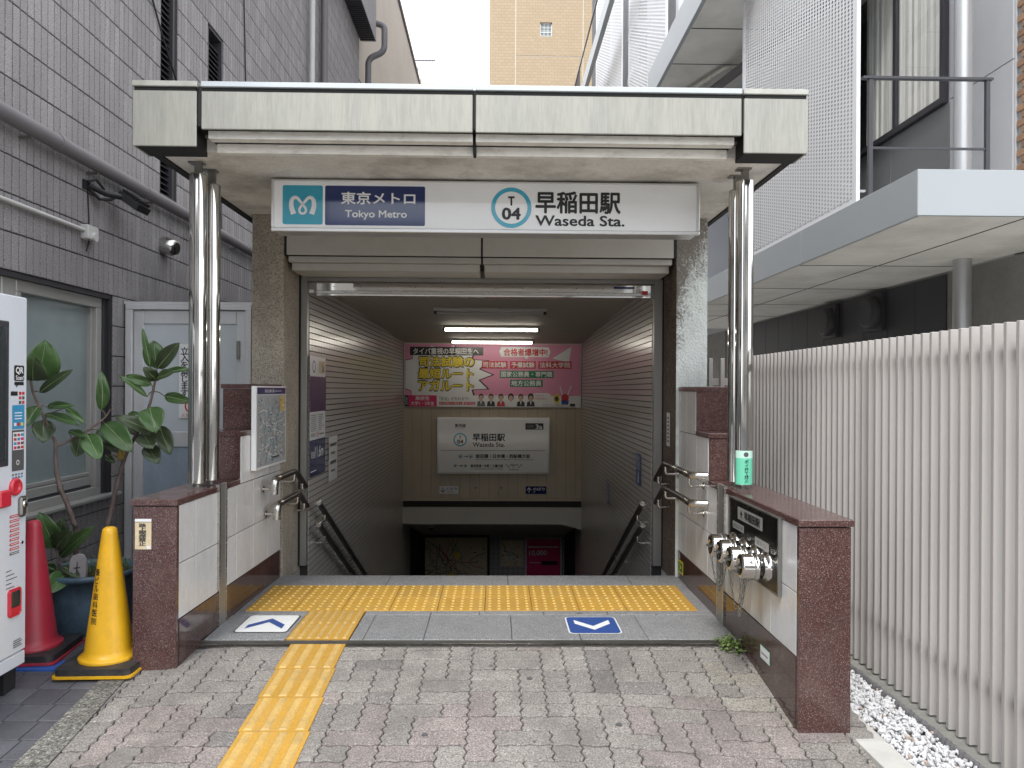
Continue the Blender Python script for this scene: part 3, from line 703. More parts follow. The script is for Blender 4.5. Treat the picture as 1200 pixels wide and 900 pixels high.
# shutter box
for x0, x1 in ((-1.552, -.122), (-.108, 1.312)):
    b = MB().mt('shutter').cbox(x0, x1, 5.55, 5.57, 2.378, 2.66, .002); b.build('shutter_box_panel', ent)
    b = MB().mt('shutter').cbox(x0, x1, 5.60, 5.66, 2.335, 2.376, .002); b.build('shutter_box_panel', ent)
    b = MB().mt('shutter').cbox(x0+.01, x1-.01, 5.66, 5.98, 2.280, 2.334, .002); b.build('shutter_box_panel', ent)
b = MB().mt('gap'); b.box(-1.576, 1.340, 5.572, 5.99, 2.380, 2.68); b.box(-1.576, 1.340, 5.67, 5.99, 2.336, 2.38); b.build('shutter_box_core', ent)
MB().mt('gap').box(-1.577, -1.562, 6.0, 6.1, -.02, 2.3).build('shadow_gap', ent); MB().mt('gap').box(1.334, 1.341, 6.0, 6.1, -.02, 2.3).build('shadow_gap', ent)
for x0, x1 in ((-1.562, -1.512), (1.263, 1.332)):
    b = MB().mt('jamb'); b.cbox(x0, x1, 6.0, 6.06, -.02, 2.285, .003); b.mt('gap').box(x0+.012, x1-.012, 6.06, 6.11, -.02, 2.28); b.build('shutter_guide', ent)
b = MB().mt('steel_dk'); b.box(-1.512, 1.263, 6.0, 6.05, 2.248, 2.284); b.build('header_strip', ent)
b = MB().mt('steel'); b.cbox(-1.44, 1.235, 5.995, 6.03, 2.172, 2.236, .003); b.cbox(-1.44, 1.235, 5.990, 6.035, 2.130, 2.150, .004); b.mt('steel_br').box(-1.44, 1.235, 6.0, 6.03, 2.15, 2.172)
b.mt('gap')
for k in range(12): b.lathe((-1.3+k*.215, 5.995, 2.205), [(.004, 0), (.004, .002)], 8, 'Y')
b.build('shutter_bottom_bar', ent)
b = MB().mt('steel_dk'); b.box(-1.50, -1.44, 5.996, 6.03, 2.15, 2.236); b.mt('white').box(-1.495, -1.46, 5.990, 5.996, 2.155, 2.18); b.build('shutter_bracket', ent); MB().mt('steel_dk').box(1.236, 1.262, 5.996, 6.03, 2.13, 2.236).build('shutter_bracket', ent)
b = MB().mt('navy'); b.box(.935, 1.10, 5.989, 5.994, 2.205, 2.222); b.build('label_strip', ent); MB().mt('red').box(1.16, 1.21, 5.989, 5.994, 2.16, 2.19).build('label_strip', ent); MB().mt('white').box(1.11, 1.15, 5.989, 5.994, 2.205, 2.222).build('label_strip', ent)

# ------------------------------------------------------------ stairwell
stairs = MB().mt('concrete').box(-1.52, 1.36, 5.616, 5.64, -.4, -.014).build('stairs', kind='structure'); tag(stairs, 'stone stairs going down into the station')
for k in range(20):
    y0 = 5.62+.32*k; z = -.165*(k+1)
    MB().mt('granite').cbox(-1.6, 1.37, y0, y0+.335, z-.17, z, .004).build('step', stairs)
MB().mt('granite').cbox(-1.7, 1.5, 12.0, 15.2, -3.6, -3.46, .004).build('lower_floor', stairs)
def sidewall(side):
    L_ = side < 0
    xf, xb = (-1.512, -1.452) if L_ else (1.262, 1.336)
    t = thing('stairwell_wall', 'grey mosaic tiled wall on the left of the stairwell' if L_ else 'grey mosaic tiled wall on the right of the stairwell, with blue stickers', 'wall', (xf, 8, 0))
    X = lambda y: xf+(xb-xf)*(y-6.05)/(11.7-6.05)
    b = MB().mt('mosaic_grout'); o = side*.35
    p = [(X(6.06), 6.06), (X(6.06)+o, 6.06), (X(15.2)+o, 15.2), (X(15.2), 15.2)]
    if side < 0: p = p[::-1]
    b.hexa([(x, y, -4.0) for x, y in p]+[(x, y, 2.45) for x, y in p]); b.build('wall_core', t)
    b = MB().mt('mosaic'); u = Vector((X(15.2)-X(6.06), 15.2-6.06, 0)).normalized(); ph, pw = .0495, .0985
    mats_ = ['mosaic', 'mosaic_b', 'mosaic_c']
    y = 6.06
    while y < 12.6:
        zlow = max(-3.3, -.52*(y-5.6)-.25)
        zhi = 2.30 if y < 11.7 else -.5
        z = 2.29
        while z > zlow:
            z -= ph
            if z+ph > zhi: continue
            m = 'mosaic'
            o_ = Vector((X(y+.001), y+.001, z+.003)); wd = pw-.0018; uu = u
            if side > 0: o_ = o_+u*wd; uu = -u
            b.mt(m).tilep(o_, uu, (0, 0, 1), uu.cross(Vector((0, 0, 1))), wd, ph-.007, .004, .0006)
        y += pw
    b.build('mosaic_tile', t, kind='stuff')
    return t
M['mosaic_b'] = mat('mosaic_tile_b', (.45, .425, .405), .28, var=.12, vs=2.5)
M['mosaic_c'] = mat('mosaic_tile_c', (.47, .445, .425), .28, var=.12, vs=2.5)
sidewall(-1); sidewall(1)
# outer shell over the stairs (keeps the daylight out, seen from the side as the entrance body)
b = MB().mt('concrete'); b.box(-1.86, -1.575, 6.051, 12.1, -.3, 2.68); b.box(1.345, 1.575, 6.051, 12.1, -.3, 2.68); b.box(-1.9, 1.7, 12.0, 12.1, 2.3, 2.75)
b.build('outer_shell', ent)
# ceiling of the stairwell
ce = MB().mt('ceiling'); ce.hexa([(-1.60, 6.06, 2.275), (1.34, 6.06, 2.275), (1.36, 11.75, 2.122), (-1.60, 11.75, 2.122), (-1.60, 6.06, 2.4), (1.34, 6.06, 2.4), (1.36, 11.75, 2.4), (-1.60, 11.75, 2.4)])
o = ce.build('stairwell_ceiling', ent)
# back wall with vertical boards, ledge, beam
bw = thing('stairwell_end_wall', 'beige boarded wall facing the stairs above the lower passage', 'wall', (-.06, 11.75, -.3))
b = MB().mt('dark').box(-1.6, 1.5, 11.735, 12.0, -.36, 2.3); b.build('wall_core', bw)
for k in range(19):
    x0 = -1.462+k*.1502; x1 = min(x0+.1475, 1.345)
    MB().mt('board').cbox(x0, x1, 11.72, 11.734, -.30, 2.13, .003).build('panel', bw)
MB().mt('board').box(-1.46, 1.345, 11.69, 11.733, -.345, -.303).build('ledge', bw)
MB().mt('dark').box(-1.46, 1.345, 11.70, 11.80, -.44, -.347).build('shadow_joint', bw)
b = MB().mt('beam'); b.box(-1.46, 1.02, 11.66, 11.98, -.70, -.442)
b.hexa([(1.02, 11.66, -.70), (1.345, 11.66, -.79), (1.345, 11.98, -.79), (1.02, 11.98, -.70), (1.02, 11.66, -.442), (1.345, 11.66, -.442), (1.345, 11.98, -.442), (1.02, 11.98, -.442)])
b.build('beam', bw)
# lower passage
lp = thing('lower_passage_wall', 'dark tiled wall with maps at the foot of the stairs', 'wall', (0, 15.2, -3.4))
b = MB().mt('dark').box(-2.4, 2.4, 15.06, 15.3, -3.6, -.5); b.box(-2.4, 2.4, 11.9, 15.3, -.5, -.4)
b.hexa([(-2.2, 11.99, -.72), (2.2, 11.99, -.72), (2.2, 15.06, -1.50), (-2.2, 15.06, -1.50), (-2.2, 11.99, -.6), (2.2, 11.99, -.6), (2.2, 15.06, -1.4), (-2.2, 15.06, -1.4)])
b.build('wall_core', lp)
b = MB().mt('ceiling')
for k in range(14):
    y = 12.1+k*.2; z = -.72-.78*(y-11.99)/3.07-.012; b.box(-1.5, 1.5, y, y+.13, z-.03, z)
b.build('ceiling_slat', lp, kind='stuff')
b = MB().mt('mosaic')
for i in range(38):
    for j in range(14):
        b.tilep((-1.85+i*.1, 15.055, -1.6-j*.1), (1, 0, 0), (0, 0, 1), (0, -1, 0), .094, .094, .005, .001)
b.build('wall_tile', lp, kind='stuff')
def mapprint(bd, w_, h_, n, cols, bgm, seed, wd=.01):
    rr = random.Random(seed); bd.rect(0, 0, w_, h_, bgm, 1, 'print')
    for k in range(n):
        x, y = w_*(.5+rr.uniform(-.28, .28)), h_*(.45+rr.uniform(-.25, .25)); a = rr.uniform(0, 2*PI); pts = [(x, y)]
        for q in range(rr.randint(3, 6)):
            a += rr.uniform(-.5, .5); x += math.cos(a)*w_*.13; y += math.sin(a)*w_*.13
            if not (0.02*w_ < x < .98*w_ and .03*h_ < y < .97*h_): break
            pts.append((x, y))
        if len(pts) > 1: bd.line(pts, wd*rr.uniform(.6, 1.4), cols[k % len(cols)], 2+k % 3)
t = thing('wall_map', 'wide pale transit map on the lower passage wall, left', 'map', (-.9, 15.03, -2.4))
b = Board((-1.60, 15.035, -2.9), (1, 0, 0), (0, 0, 1), t, .003); b.rect(-.04, -.04, 1.48, 1.38, 'ink', .5, 'frame')
mapprint(b, 1.43, 1.33, 40, ['ink_grey', 'red', 'ink', 'green', 'ink_grey'], 'beige_paper', 3); b.disc(.72, .55, .07, 'yellow', 5); b.disc(.83, .98, .06, 'yellow', 5)
for k in range(60): x, y = R.uniform(.05, 1.36), R.uniform(.1, 1.28); b.rect(x, y, x+R.uniform(.02, .06), y+.012, R.choice(['ink', 'red', 'ink_grey']), 5)
b.done()
t = thing('wall_map', 'smaller street map between the transit map and the red poster', 'map', (.3, 15.03, -1.9))
b = Board((.09, 15.035, -2.15), (1, 0, 0), (0, 0, 1), t, .003); mapprint(b, .46, .52, 22, ['white', 'ink_grey', 'white'], 'beige_paper', 8); b.done()
t = thing('advert_poster', 'red and blue poster with the number 10,000 on the lower passage wall', 'poster', (.95, 15.03, -2.2))
b = Board((.62, 15.035, -2.7), (1, 0, 0), (0, 0, 1), t, .003); b.rect(-.02, -.02, .70, 1.12, 'white', .5, 'frame'); b.rect(0, .36, .68, 1.1, 'hotpink', 1); b.rect(0, 0, .68, .36, 'navy', 1)
b.text('10,000', .05, .76, .11, 'white', 3, wd=.36, bold=.02); b.rect(.03, .93, .64, .95, 'white', 2); b.rect(.06, .62, .28, .635, 'white', 2); b.rect(.30, .58, .62, .66, 'ink', 2)
for j in range(2):
    for i in range(6): b.disc(.14+i*.08, .24-j*.09, .03, 'white', 2, 10)
b.done()
t = thing('ceiling_camera', 'small white dome camera hanging below the beam', 'camera', (-1.05, 12.6, -.95))
b = MB().mt('white').lathe((-1.09, 12.6, -.92), [(.045, .25), (.05, .02), (.055, 0)], 16); b.build('housing', t)
b = MB().mt('black').lathe((-1.09, 12.6, -.92), [(.012, -.06), (.035, -.045), (.045, 0), (.03, .001)], 16); b.build('dome', t)
# lamps
def lamp(y, w_, lit, label):
    z = 2.275-.153*(y-6.06)/5.69; x0 = -.07-w_/2; t = thing('strip_lamp', label, 'lamp', (-.07, y, z))
    b = MB().mt('tube_off'); b.box(x0-.03, x0+w_+.03, y-.05, y+.05, z-.03, z-.001); b.mt('black').box(x0-.03, x0, y-.03, y+.03, z-.06, z-.03); b.box(x0+w_, x0+w_+.03, y-.03, y+.03, z-.06, z-.03); b.build('housing', t)
    b = MB().mt('tube' if lit else 'tube_off').tube([(x0, y, z-.05), (x0+w_, y, z-.05)], .016, 10); b.build('tube', t)
lamp(7.75, 1.10, False, 'unlit strip lamp nearest the opening on the stairwell ceiling')
lamp(9.35, 1.15, True, 'lit strip lamp, the longer bright one on the stairwell ceiling')
lamp(11.1, 1.18, True, 'lit strip lamp just above the pink poster')
# pink advertising poster
t = thing('billboard_poster', 'wide pink poster with yellow Japanese headline above the station name board', 'poster', (-.06, 11.7, 1.6))
PW, PH = 2.745, .975
b = Board((-1.432, 11.70, 1.125), (1, 0, 0), (0, 0, 1), t, .0025); b.sep = .08
b.mb['panel'] = MB(); b.g('panel').mt('white').box(-1.442, 1.322, 11.702, 11.718, 1.118, 2.105)
b.rect(0, 0, PW, PH, 'pink', 1, 'panel')
def starb(cx, cy, rx, ry, n, l, m, seed):
    rr = random.Random(seed); pts = []
    for k in range(n*2):
        a = 2*PI*k/(2*n); q = 1 if k % 2 == 0 else .78+rr.uniform(-.05, .05); pts.append((max(.01, cx+rx*q*math.cos(a)), max(.16, min(PH-.02, cy+ry*q*math.sin(a)))))
    for k in range(len(pts)): b.poly([(cx, cy), pts[k], pts[(k+1) % len(pts)]], m, l)
starb(.60, .5, .80, .52, 14, 2, 'ink', 4); starb(.59, .5, .77, .50, 14, 3, 'white', 4)
b.rect(.08, .80, 1.22, .93, 'ink', 4); b.text('タイパ重視の早稲田生へ', .13, .815, .095, 'white', 5, wd=1.02, bold=.02)
for k, (s_, x_, w_) in enumerate((('司法試験の', .22, .86), ('最短ルート', .21, .86), ('アガルート', .21, .86))):
    y_ = .615-k*.185
    b.text(s_, x_-.0, y_, .170, 'ink', 5, wd=w_, bold=.085); b.text(s_, x_+.008, y_+.010, .150, 'yellow', 6, wd=w_-.016, bold=.042)
b.poly([(1.47, .86), (1.50, .78), (1.86, .78), (1.9, .745), (1.92, .78), (2.24, .78), (2.27, .86), (2.24, .935), (1.50, .935)], 'white', 4)
b.text('合格者爆増中!', 1.54, .80, .11, 'red', 5, wd=.68, bold=.03)
for s_, x0, x1 in (('司法試験', 1.20, 1.60), ('予備試験', 1.64, 2.04), ('法科大学院', 2.08, 2.60)):
    b.rect(x0, .60, x1, .715, 'red', 4); b.text(s_, x0+.02, .615, .085, 'white', 5, wd=x1-x0-.04, bold=.02)
b.rect(1.48, .455, 2.32, .565, 'green', 4); b.text('国家公務員・専門職', 1.50, .468, .085, 'white', 5, wd=.80, bold=.02)
b.rect(1.64, .315, 2.15, .425, 'green', 4); b.text('地方公務員', 1.66, .328, .085, 'white', 5, wd=.47, bold=.02)
b.poly([(2.3, .76), (2.60, .95), (2.56, .70), (2.5, .76), (2.2, .52), (2.25, .49)][:3], 'white', 2)
b.rect(0, 0, PW, .175, 'white', 4); b.rect(0, .0, .06, .175, 'ink', 5); b.text('限定', .012, .03, .12, 'white', 6, wd=.036); b.rect(.06, .0, .50, .175, 'hotpink', 5)
b.text('高校生', .17, .098, .06, 'white', 6, wd=.22, bold=.02); b.text('大学1・2年生', .10, .02, .06, 'white', 6, wd=.36, bold=.02)
b.text('「民法」が丸わかり!', .54, .095, .06, 'ink', 5, wd=.46); b.rect(.54, .03, .90, .075, 'red', 5); b.text('約7時間分の講座を', .55, .036, .034, 'white', 6, wd=.34); b.rect(.92, .03, 1.10, .075, 'hotpink', 5); b.text('無料配信', .93, .036, .034, 'white', 6, wd=.16)
rr = random.Random(5)
for k in range(6):
    x = 1.19+k*.155; hair = 'ink'
    b.poly([(x-.065, .01), (x+.065, .01), (x+.055, .075), (x+.02, .095), (x-.02, .095), (x-.055, .075)], ['ink_grey', 'ink', 'red', 'white', 'ink', 'ink'][k], 5)
    b.disc(x, .155, .047 if k in (3, 5) else .040, hair, 6, 14, sy=1.25); b.disc(x, .138, .033, 'skin', 7, 14, sy=1.2); b.rect(x-.012, .085, x+.012, .108, 'skin', 7)
    b.poly([(x-.016, .09), (x, .03), (x+.016, .09)], 'white', 6)
    b.rect(x-.018, .142, x-.008, .147, 'ink', 8); b.rect(x+.008, .142, x+.018, .147, 'ink', 8)
b.rrect(2.0, .10, 2.28, .22, .05, 'white', 5); b.text('今週からの', 2.03, .165, .03, 'red', 6, wd=.14); b.text('早稲田生限定で', 2.03, .118, .03, 'red', 6, wd=.2)
b.disc(2.37, .13, .05, 'yellow', 6, 16, sy=1.5); b.disc(2.37, .13, .03, 'ink', 7, 12, sy=1.4)
b.disc(2.50, .15, .06, 'red', 6, 16); b.poly([(2.45, .04), (2.55, .04), (2.56, .11), (2.44, .11)], 'blue', 6); b.line([(2.46, .19), (2.42, .33)], .018, 'white', 6); b.line([(2.54, .19), (2.60, .33)], .018, 'white', 6)
b.rect(2.12, .015, 2.52, .055, 'white', 6); b.text('アガルートアカデミー', 2.15, .02, .03, 'ink', 8, wd=.34); b.rect(2.58, .01, 2.66, .055, 'ink', 6); b.done()
# T04 ring mark used on both name boards
def mark(b, cx, cy, r, l, dark='ink_grey'):
    b.disc(cx, cy, r, 'ring', l, 48, 'ring', r0=r*.80)
    b.text('T', cx-r*.15, cy+r*.12, r*.42, dark, l, wd=r*.30, bold=.03); b.text('04', cx-r*.44, cy-r*.58, r*.56, dark, l, wd=r*.88, bold=.03)
t = thing('station_name_board', 'white framed station name board on the boarded wall under the poster', 'sign', (-.045, 11.69, .52))
BW, BH = 1.745, .875
b = Board((-.918, 11.675, .083), (1, 0, 0), (0, 0, 1), t, .0025)
b.g('frame').mt('sign_frame').box(-.918, .827, 11.676, 11.718, .083, .958); b.rect(.028, .028, BW-.028, BH-.028, 'sign_white', 1, 'panel')
b.sep = .05; b.rect(.05, .36, BW-.06, .366, 'ink_grey', 2)
b.text('東西線', .27, .72, .055, 'ink', 2, wd=.17, bold=.02); b.text('Tozai Line', .27, .695, .014, 'ink_grey', 2, wd=.15); mark(b, .355, .53, .105, 3)
b.text('早稲田駅', .55, .51, .115, 'ink', 2, wd=.50, bold=.03); b.text('Waseda Sta.', .55, .42, .07, 'ink', 2, wd=.50, bold=.01)
b.rect(1.37, .69, 1.65, .79, 'ink', 2); b.rect(1.39, .715, 1.50, .765, 'ink_grey', 3); b.text('3a', 1.53, .70, .07, 'white', 3, wd=.10, bold=.02)
for yy, s1, s2, w1, w2, hh, x_ in ((.245, '飯田橋・日本橋・西船橋方面', 'for Iidabashi, Nihombashi, Nishi-funabashi', .84, .90, .06, .60), (.10, '高田馬場・中野・三鷹方面', 'for Takadanobaba, Nakano, Mitaka', .50, .50, .045, .52)):
    b.text(s1, x_, yy, hh, 'ink', 2, wd=w1, bold=.03); b.text(s2, x_, yy-.035, .022, 'ink_grey', 2, wd=w2)
    r_ = .032 if yy > .2 else .024
    for cx in (x_-.24, x_-.08): b.disc(cx, yy+.025, r_, 'ring', 3, 20, 'ring', r0=r_*.75); b.rect(cx-r_*.4, yy+.01, cx+r_*.4, yy+.035, 'ink_grey', 3)
    b.line([(x_-.19, yy+.025), (x_-.13, yy+.025)], .01, 'ink_grey', 3); b.poly([(x_-.145, yy+.005), (x_-.12, yy+.025), (x_-.145, yy+.045)], 'ink_grey', 3)
b.line([(1.07, .15), (1.13, .09)], .01, 'ink_grey', 3); b.line([(1.32, .15), (1.26, .09)], .01, 'ink_grey', 3); b.rect(1.12, .06, 1.27, .068, 'ink_grey', 3)
b.text('早稲田大学', 1.13, .125, .028, 'ink_grey', 3, wd=.13, bold=.02); b.text('前', 1.17, .085, .03, 'ink_grey', 3); b.done()
def smallsign(x0, x1, bgm, fgm, s1, s2, arrow, label):
    t = thing('direction_sign', label, 'sign', ((x0+x1)/2, 11.71, -.16)); b = Board((x0, 11.712, -.235), (1, 0, 0), (0, 0, 1), t, .0025); w_ = x1-x0
    b.rect(0, 0, w_, .12, bgm, 1, 'plate'); b.line([(.055, .02), (.055, .10)], .012, fgm, 3); d = 1 if arrow > 0 else -1; y = .10 if d > 0 else .02
    b.line([(.02, y-d*.04), (.055, y)], .012, fgm, 4); b.line([(.055, y), (.09, y-d*.04)], .012, fgm, 4)
    b.text(s1, .115, .055, .045, fgm, 3, wd=w_-.14, bold=.02); b.text(s2, .115, .02, .022, fgm, 3); b.done()
smallsign(-.884, -.588, 'white', 'ink_grey', 'くだり', 'DOWN', -1, 'small white sign with a down arrow below the name board')
smallsign(.462, .785, 'navy', 'white', 'のぼり', 'UP', 1, 'small dark blue sign with an up arrow below the name board')
for x_ in (-.32, .08):
    o = MB().mt('steel_dk').lathe((x_, 11.72, -.14), [(.018, 0), (.018, .02), (.008, .03)], 12, 'Y').build('metal_disc'); tag(o, 'small round metal knob %s on the beige boards below the name board' % ('left of centre' if x_ < 0 else 'right of centre'), 'knob')
# notices on the stairwell side walls
t = thing('wall_notice_panel', 'tall narrow notice panel in white, purple and navy on the left stairwell wall', 'notice', (-1.5, 6.3, 1.2))
b = Board((-1.502, 6.045, .672), (.011, 1, 0), (0, 0, 1), t, .0015)
b.g('panel').mt('white').poly([b.P(0, 0, 2), b.P(.52, 0, 2), b.P(.52, .985, 2), b.P(0, .985, 2)]).poly([b.P(.52, 0, -1), b.P(.52, 0, 2), b.P(.52, .985, 2), b.P(.52, .985, -1)][::-1])
b.rect(0, 0, .52, .30, 'navy', 4); b.rect(0, .51+.02, .52, .82, 'hotpink', 4); b.rect(0, .53, .52, .66, 'purple_print', 5); b.rect(0, .66, .52, .82, 'purple_print', 5) if 'purple_print' in M else None
b.disc(.12, .90, .05, 'ring', 4, 20, r0=.038); b.rect(.28, .85, .50, .95, 'beige_paper', 4); b.text('3a', .38, .865, .06, 'ink', 5, bold=.02)
b.text('11.6m', .15, .15, .09, 'white', 6, wd=.28, bold=.02); b.text('海抜', .02, .15, .06, 'white', 6); b.rect(.02, .04, .2, .05, 'white', 5)
for k in range(9): b.rect(.02, .50-k*.016, .20, .505-k*.016, 'ink_grey', 5); b.rect(.26, .50-k*.016, .26+R.uniform(.1, .22), .505-k*.016, 'ink_grey', 5)
b.disc(.25, .34, .025, 'red', 5, 16, r0=.018); b.text('駅構内は', .03, .325, .03, 'ink_grey', 5, wd=.16); b.rect(.30, .335, .45, .345, 'ink_grey', 5); b.done()
t = thing('paper_notice', 'pale paper notice beside the tall panel on the left stairwell wall', 'notice', (-1.49, 6.85, .75))
b = Board((-1.497, 6.70, .56), (.011, 1, 0), (0, 0, 1), t, .003); b.rect(0, 0, .34, .40, 'sign_white', 2, 'paper')
for k in range(4): b.rect(.05, .07+k*.08, .29, .10+k*.08, 'ink_grey', 3) if k % 2 else b.rect(.08, .08+k*.08, .24, .10+k*.08, 'ink_grey', 3)
b.done()
for (ya, yb, za, zb, lab) in ((6.76, 6.50, .55, .83, 'blue sticker nearer the opening on the right stairwell wall'), (8.72, 8.50, .09, .33, 'dark blue sticker farther down the right stairwell wall')):
    t = thing('wall_sticker', lab, 'sticker', (1.27, (ya+yb)/2, za)); x = 1.262+.0131*(ya-6.05)-.006
    b = Board((x, ya, za), (-.0131, -1, 0), (0, 0, 1), t, .001); w_, h_ = ya-yb, zb-za
    b.rect(0, 0, w_, h_, 'blue_decal', 1, 'sticker'); b.rect(.03, h_*.52, w_-.03, h_*.54, 'white', 2); b.text('足元\n注意', .05, h_*.58, h_*.34, 'white', 2, wd=w_-.1); b.disc(w_/2, h_*.38, .02, 'white', 2, 12); b.poly([(w_*.35, h_*.08), (w_*.6, h_*.08), (w_*.62, h_*.32), (w_*.42, h_*.32)], 'white', 2); b.done()
t = thing('phone_notice', 'narrow pale strip notice on the dark side of the right column', 'notice', (1.34, 5.7, 1.1))
b = Board((1.338, 5.86, .96), (0, -1, 0), (0, 0, 1), t, .0012); b.rect(0, 0, .11, .26, 'white', 1, 'strip'); 
for k in range(7): b.rect(.03, .03+k*.03, .08, .048+k*.03, 'ink_grey', 2)
b.done()
# street map board on the left wall
t = thing('map_board', 'white framed street map board on the left tiled wall by the column', 'map', (-1.6, 5.25, 1.1))
b = Board((-1.572, 4.935, .852), (.0216, 1, 0), (0, 0, 1), t, .0012)
f = MB().mt('sign_white'); P = b.P
f.hexa([tuple(P(0, 0, -26)), tuple(P(0, 0, 0)), tuple(P(.64, 0, 0)), tuple(P(.64, 0, -26)), tuple(P(0, .555, -26)), tuple(P(0, .555, 0)), tuple(P(.64, .555, 0)), tuple(P(.64, .555, -26))]); f.build('case', t)
b.rect(.015, .50, .625, .545, 'navy', 1, 'header'); b.text('駅周辺案内図', .16, .511, .022, 'white', 3, wd=.20); b.text('Station Area Map', .38, .513, .016, 'white', 3, wd=.14)
b2 = Board(P(.015, .015, 0), b.u, b.v, t, .0012); mapprint(b2, .61, .48, 60, ['white', 'white', 'map_grey2', 'white', 'ring', 'white', 'map_grey2'], 'map_grey', 12, .0045); rr = random.Random(9)
for k in range(230):
    x, y = rr.uniform(.01, .57), rr.uniform(.01, .45); b2.rect(x, y, x+rr.uniform(.006, .03), y+rr.uniform(.004, .012), rr.choice(['white', 'ink_grey', 'ink_grey', 'map_grey2', 'beige_paper', 'ring']), 5)
b2.rect(.46, .36, .58, .47, 'map_orange', 4); b2.rect(.30, .04, .45, .05, 'ink', 6)
for bb in (b, b2): bb.done()
# main illuminated sign
t = thing('station_sign', 'long white illuminated station sign hanging under the canopy', 'sign', (-.07, 4.7, 2.52))
X0, X1, Z0, Z1 = -1.377, 1.243, 2.362, 2.668
b = MB().mt('sign_frame'); b.cbox(X0, X1, 4.612, 4.80, Z0, Z1, .004); b.build('case', t)
b = MB().mt('sign_frame'); b.cbox(X0-.004, X1+.004, 4.592, 4.612, Z0-.012, Z0+.012, .004); b.cbox(X0-.004, X1+.004, 4.592, 4.612, Z1-.010, Z1, .003); b.cbox(X0-.004, X0+.014, 4.593, 4.611, Z0+.013, Z1-.011, .003); b.cbox(X1-.014, X1+.004, 4.593, 4.611, Z0+.013, Z1-.011, .003); b.build('frame', t)
b = Board((X0, 4.606, Z0), (1, 0, 0), (0, 0, 1), t, .0012); b.rect(.014, .012, X1-X0-.014, Z1-Z0-.010, 'sign_white', 1, 'face')
b.sep = .03
b.rrect(.064, .033, .308, .272, .012, 'teal', 2, 'logo_panel'); b.rrect(.322, .030, .932, .272, .010, 'navy', 2, 'name_panel')
# emblem: M shaped ribbon with a drop in the middle
cx, cy, sc = .186, .152, .080
pts = [(-.68, -.64), (-.86, -.10), (-.80, .38), (-.50, .52), (-.20, .26), (.10, -.08), (.26, -.36), (.14, -.58), (-.14, -.58), (-.26, -.36), (-.10, -.08), (.20, .26), (.50, .52), (.80, .38), (.86, -.10), (.68, -.64)]
fine = []
for k in range(len(pts)-1):
    p0, p1, p2, p3 = pts[max(k-1, 0)], pts[k], pts[k+1], pts[min(k+2, len(pts)-1)]
    for q in range(6):
        u_ = q/6; f_ = [.5*((2*p1[i])+(-p0[i]+p2[i])*u_+(2*p0[i]-5*p1[i]+4*p2[i]-p3[i])*u_*u_+(-p0[i]+3*p1[i]-3*p2[i]+p3[i])*u_**3) for i in (0, 1)]; fine.append(f_)
fine.append(pts[-1])
n = len(fine)
for k in range(n-1):
    e = min(k, n-2-k)/(n/2); w1 = sc*(.40-.22*min(1, e*1.7))
    b.line([(cx+fine[k][0]*sc, cy+fine[k][1]*sc*1.1), (cx+fine[k+1][0]*sc*1.0, cy+fine[k+1][1]*sc*1.1)], w1, 'white', 3+(k % 2)*.15, 'emblem')
b.text('東京メトロ', .421, .160, .074, 'white', 3, wd=.450, bold=.022); b.text('Tokyo Metro', .445, .066, .056, 'white', 3, wd=.375, bold=.016)
mark(b, 1.461, .148, .124, 3, 'ink')
b.text('早稲田駅', 1.612, .118, .130, 'ink', 3, wd=.52, bold=.028); b.text('Waseda Sta.', 1.612, .040, .062, 'ink', 3, wd=.545, bold=.020); b.done()
b = MB().mt('trim'); b.box(-1.25, 1.17, 4.66, 4.70, 2.668, 2.682); b.build('mounting_rail', t)

# ------------------------------------------------------------ steel posts
def post(x, y, label, top=2.605):
    t = thing('steel_post', label, 'post', (x, y, .82))
    b = MB().mt('steel').tube([(x, y, .85), (x, y, top)], .049, 40); b.mt('steel_dk').tube([(x, y, top-.001), (x, y, top+.007)], .046, 24); b.build('tube', t)
    b = MB().mt('steel_dk').tube([(x, y, .820), (x, y, .856)], .02, 14); b.box(x-.045, x+.045, y-.03, y+.03, .8205, .826); b.build('foot', t)
    b = MB().mt('steel_dk').box(x-.018, x+.018, y-.018, y+.018, 2.6, 2.68); b.box(x-.05, x+.03, y-.03, y+.03, 2.672, 2.681); b.box(x-.012, x+.012, y-.012, y+.012, top, 2.6); b.build('top_bracket', t)
post(-1.710, 4.32, 'front polished steel post on the left low wall'); post(-1.690, 4.47, 'rear polished steel post of the pair on the left low wall', 2.585)
post(1.435, 4.32, 'front polished steel post on the right low wall, with the green band'); post(1.437, 4.47, 'rear polished steel post of the pair on the right low wall', 2.585)
t = thing('litter_notice_band', 'mint green vertical notice wrapped round the right front post', 'notice', (1.435, 4.32, .85))
b = MB(); n = 24
for k in range(n):
    a0, a1 = math.radians(190+k*150/n), math.radians(190+(k+1)*150/n); r_ = .0505; p = lambda a, z: (1.435+r_*math.cos(a), 4.32+r_*math.sin(a), z)
    b.mt('mint').poly([p(a0, .853), p(a1, .853), p(a1, 1.005), p(a0, 1.005)]); b.mt('mint_pale').poly([p(a0, 1.005), p(a1, 1.005), p(a1, 1.048), p(a0, 1.048)])
b.build('band', t)
vs, fs = text_mesh(vtext('ポイ捨て禁止'), .02, .9); x0 = min(v[0] for v in vs); x1 = max(v[0] for v in vs); y0 = min(v[1] for v in vs); y1 = max(v[1] for v in vs)
b = MB().mt('ink')
def wrap(x_, y_, w_, h_, zc, ac): a = math.radians(ac)+((x_-x0)/(x1-x0)-.5)*w_/.051; return (1.435+.0512*math.cos(a), 4.32+.0512*math.sin(a), zc+(y_-y0)/(y1-y0)*h_)
b.add([wrap(v[0], v[1], .026, .135, .862, 272) for v in vs], fs); b.build('lettering', t)
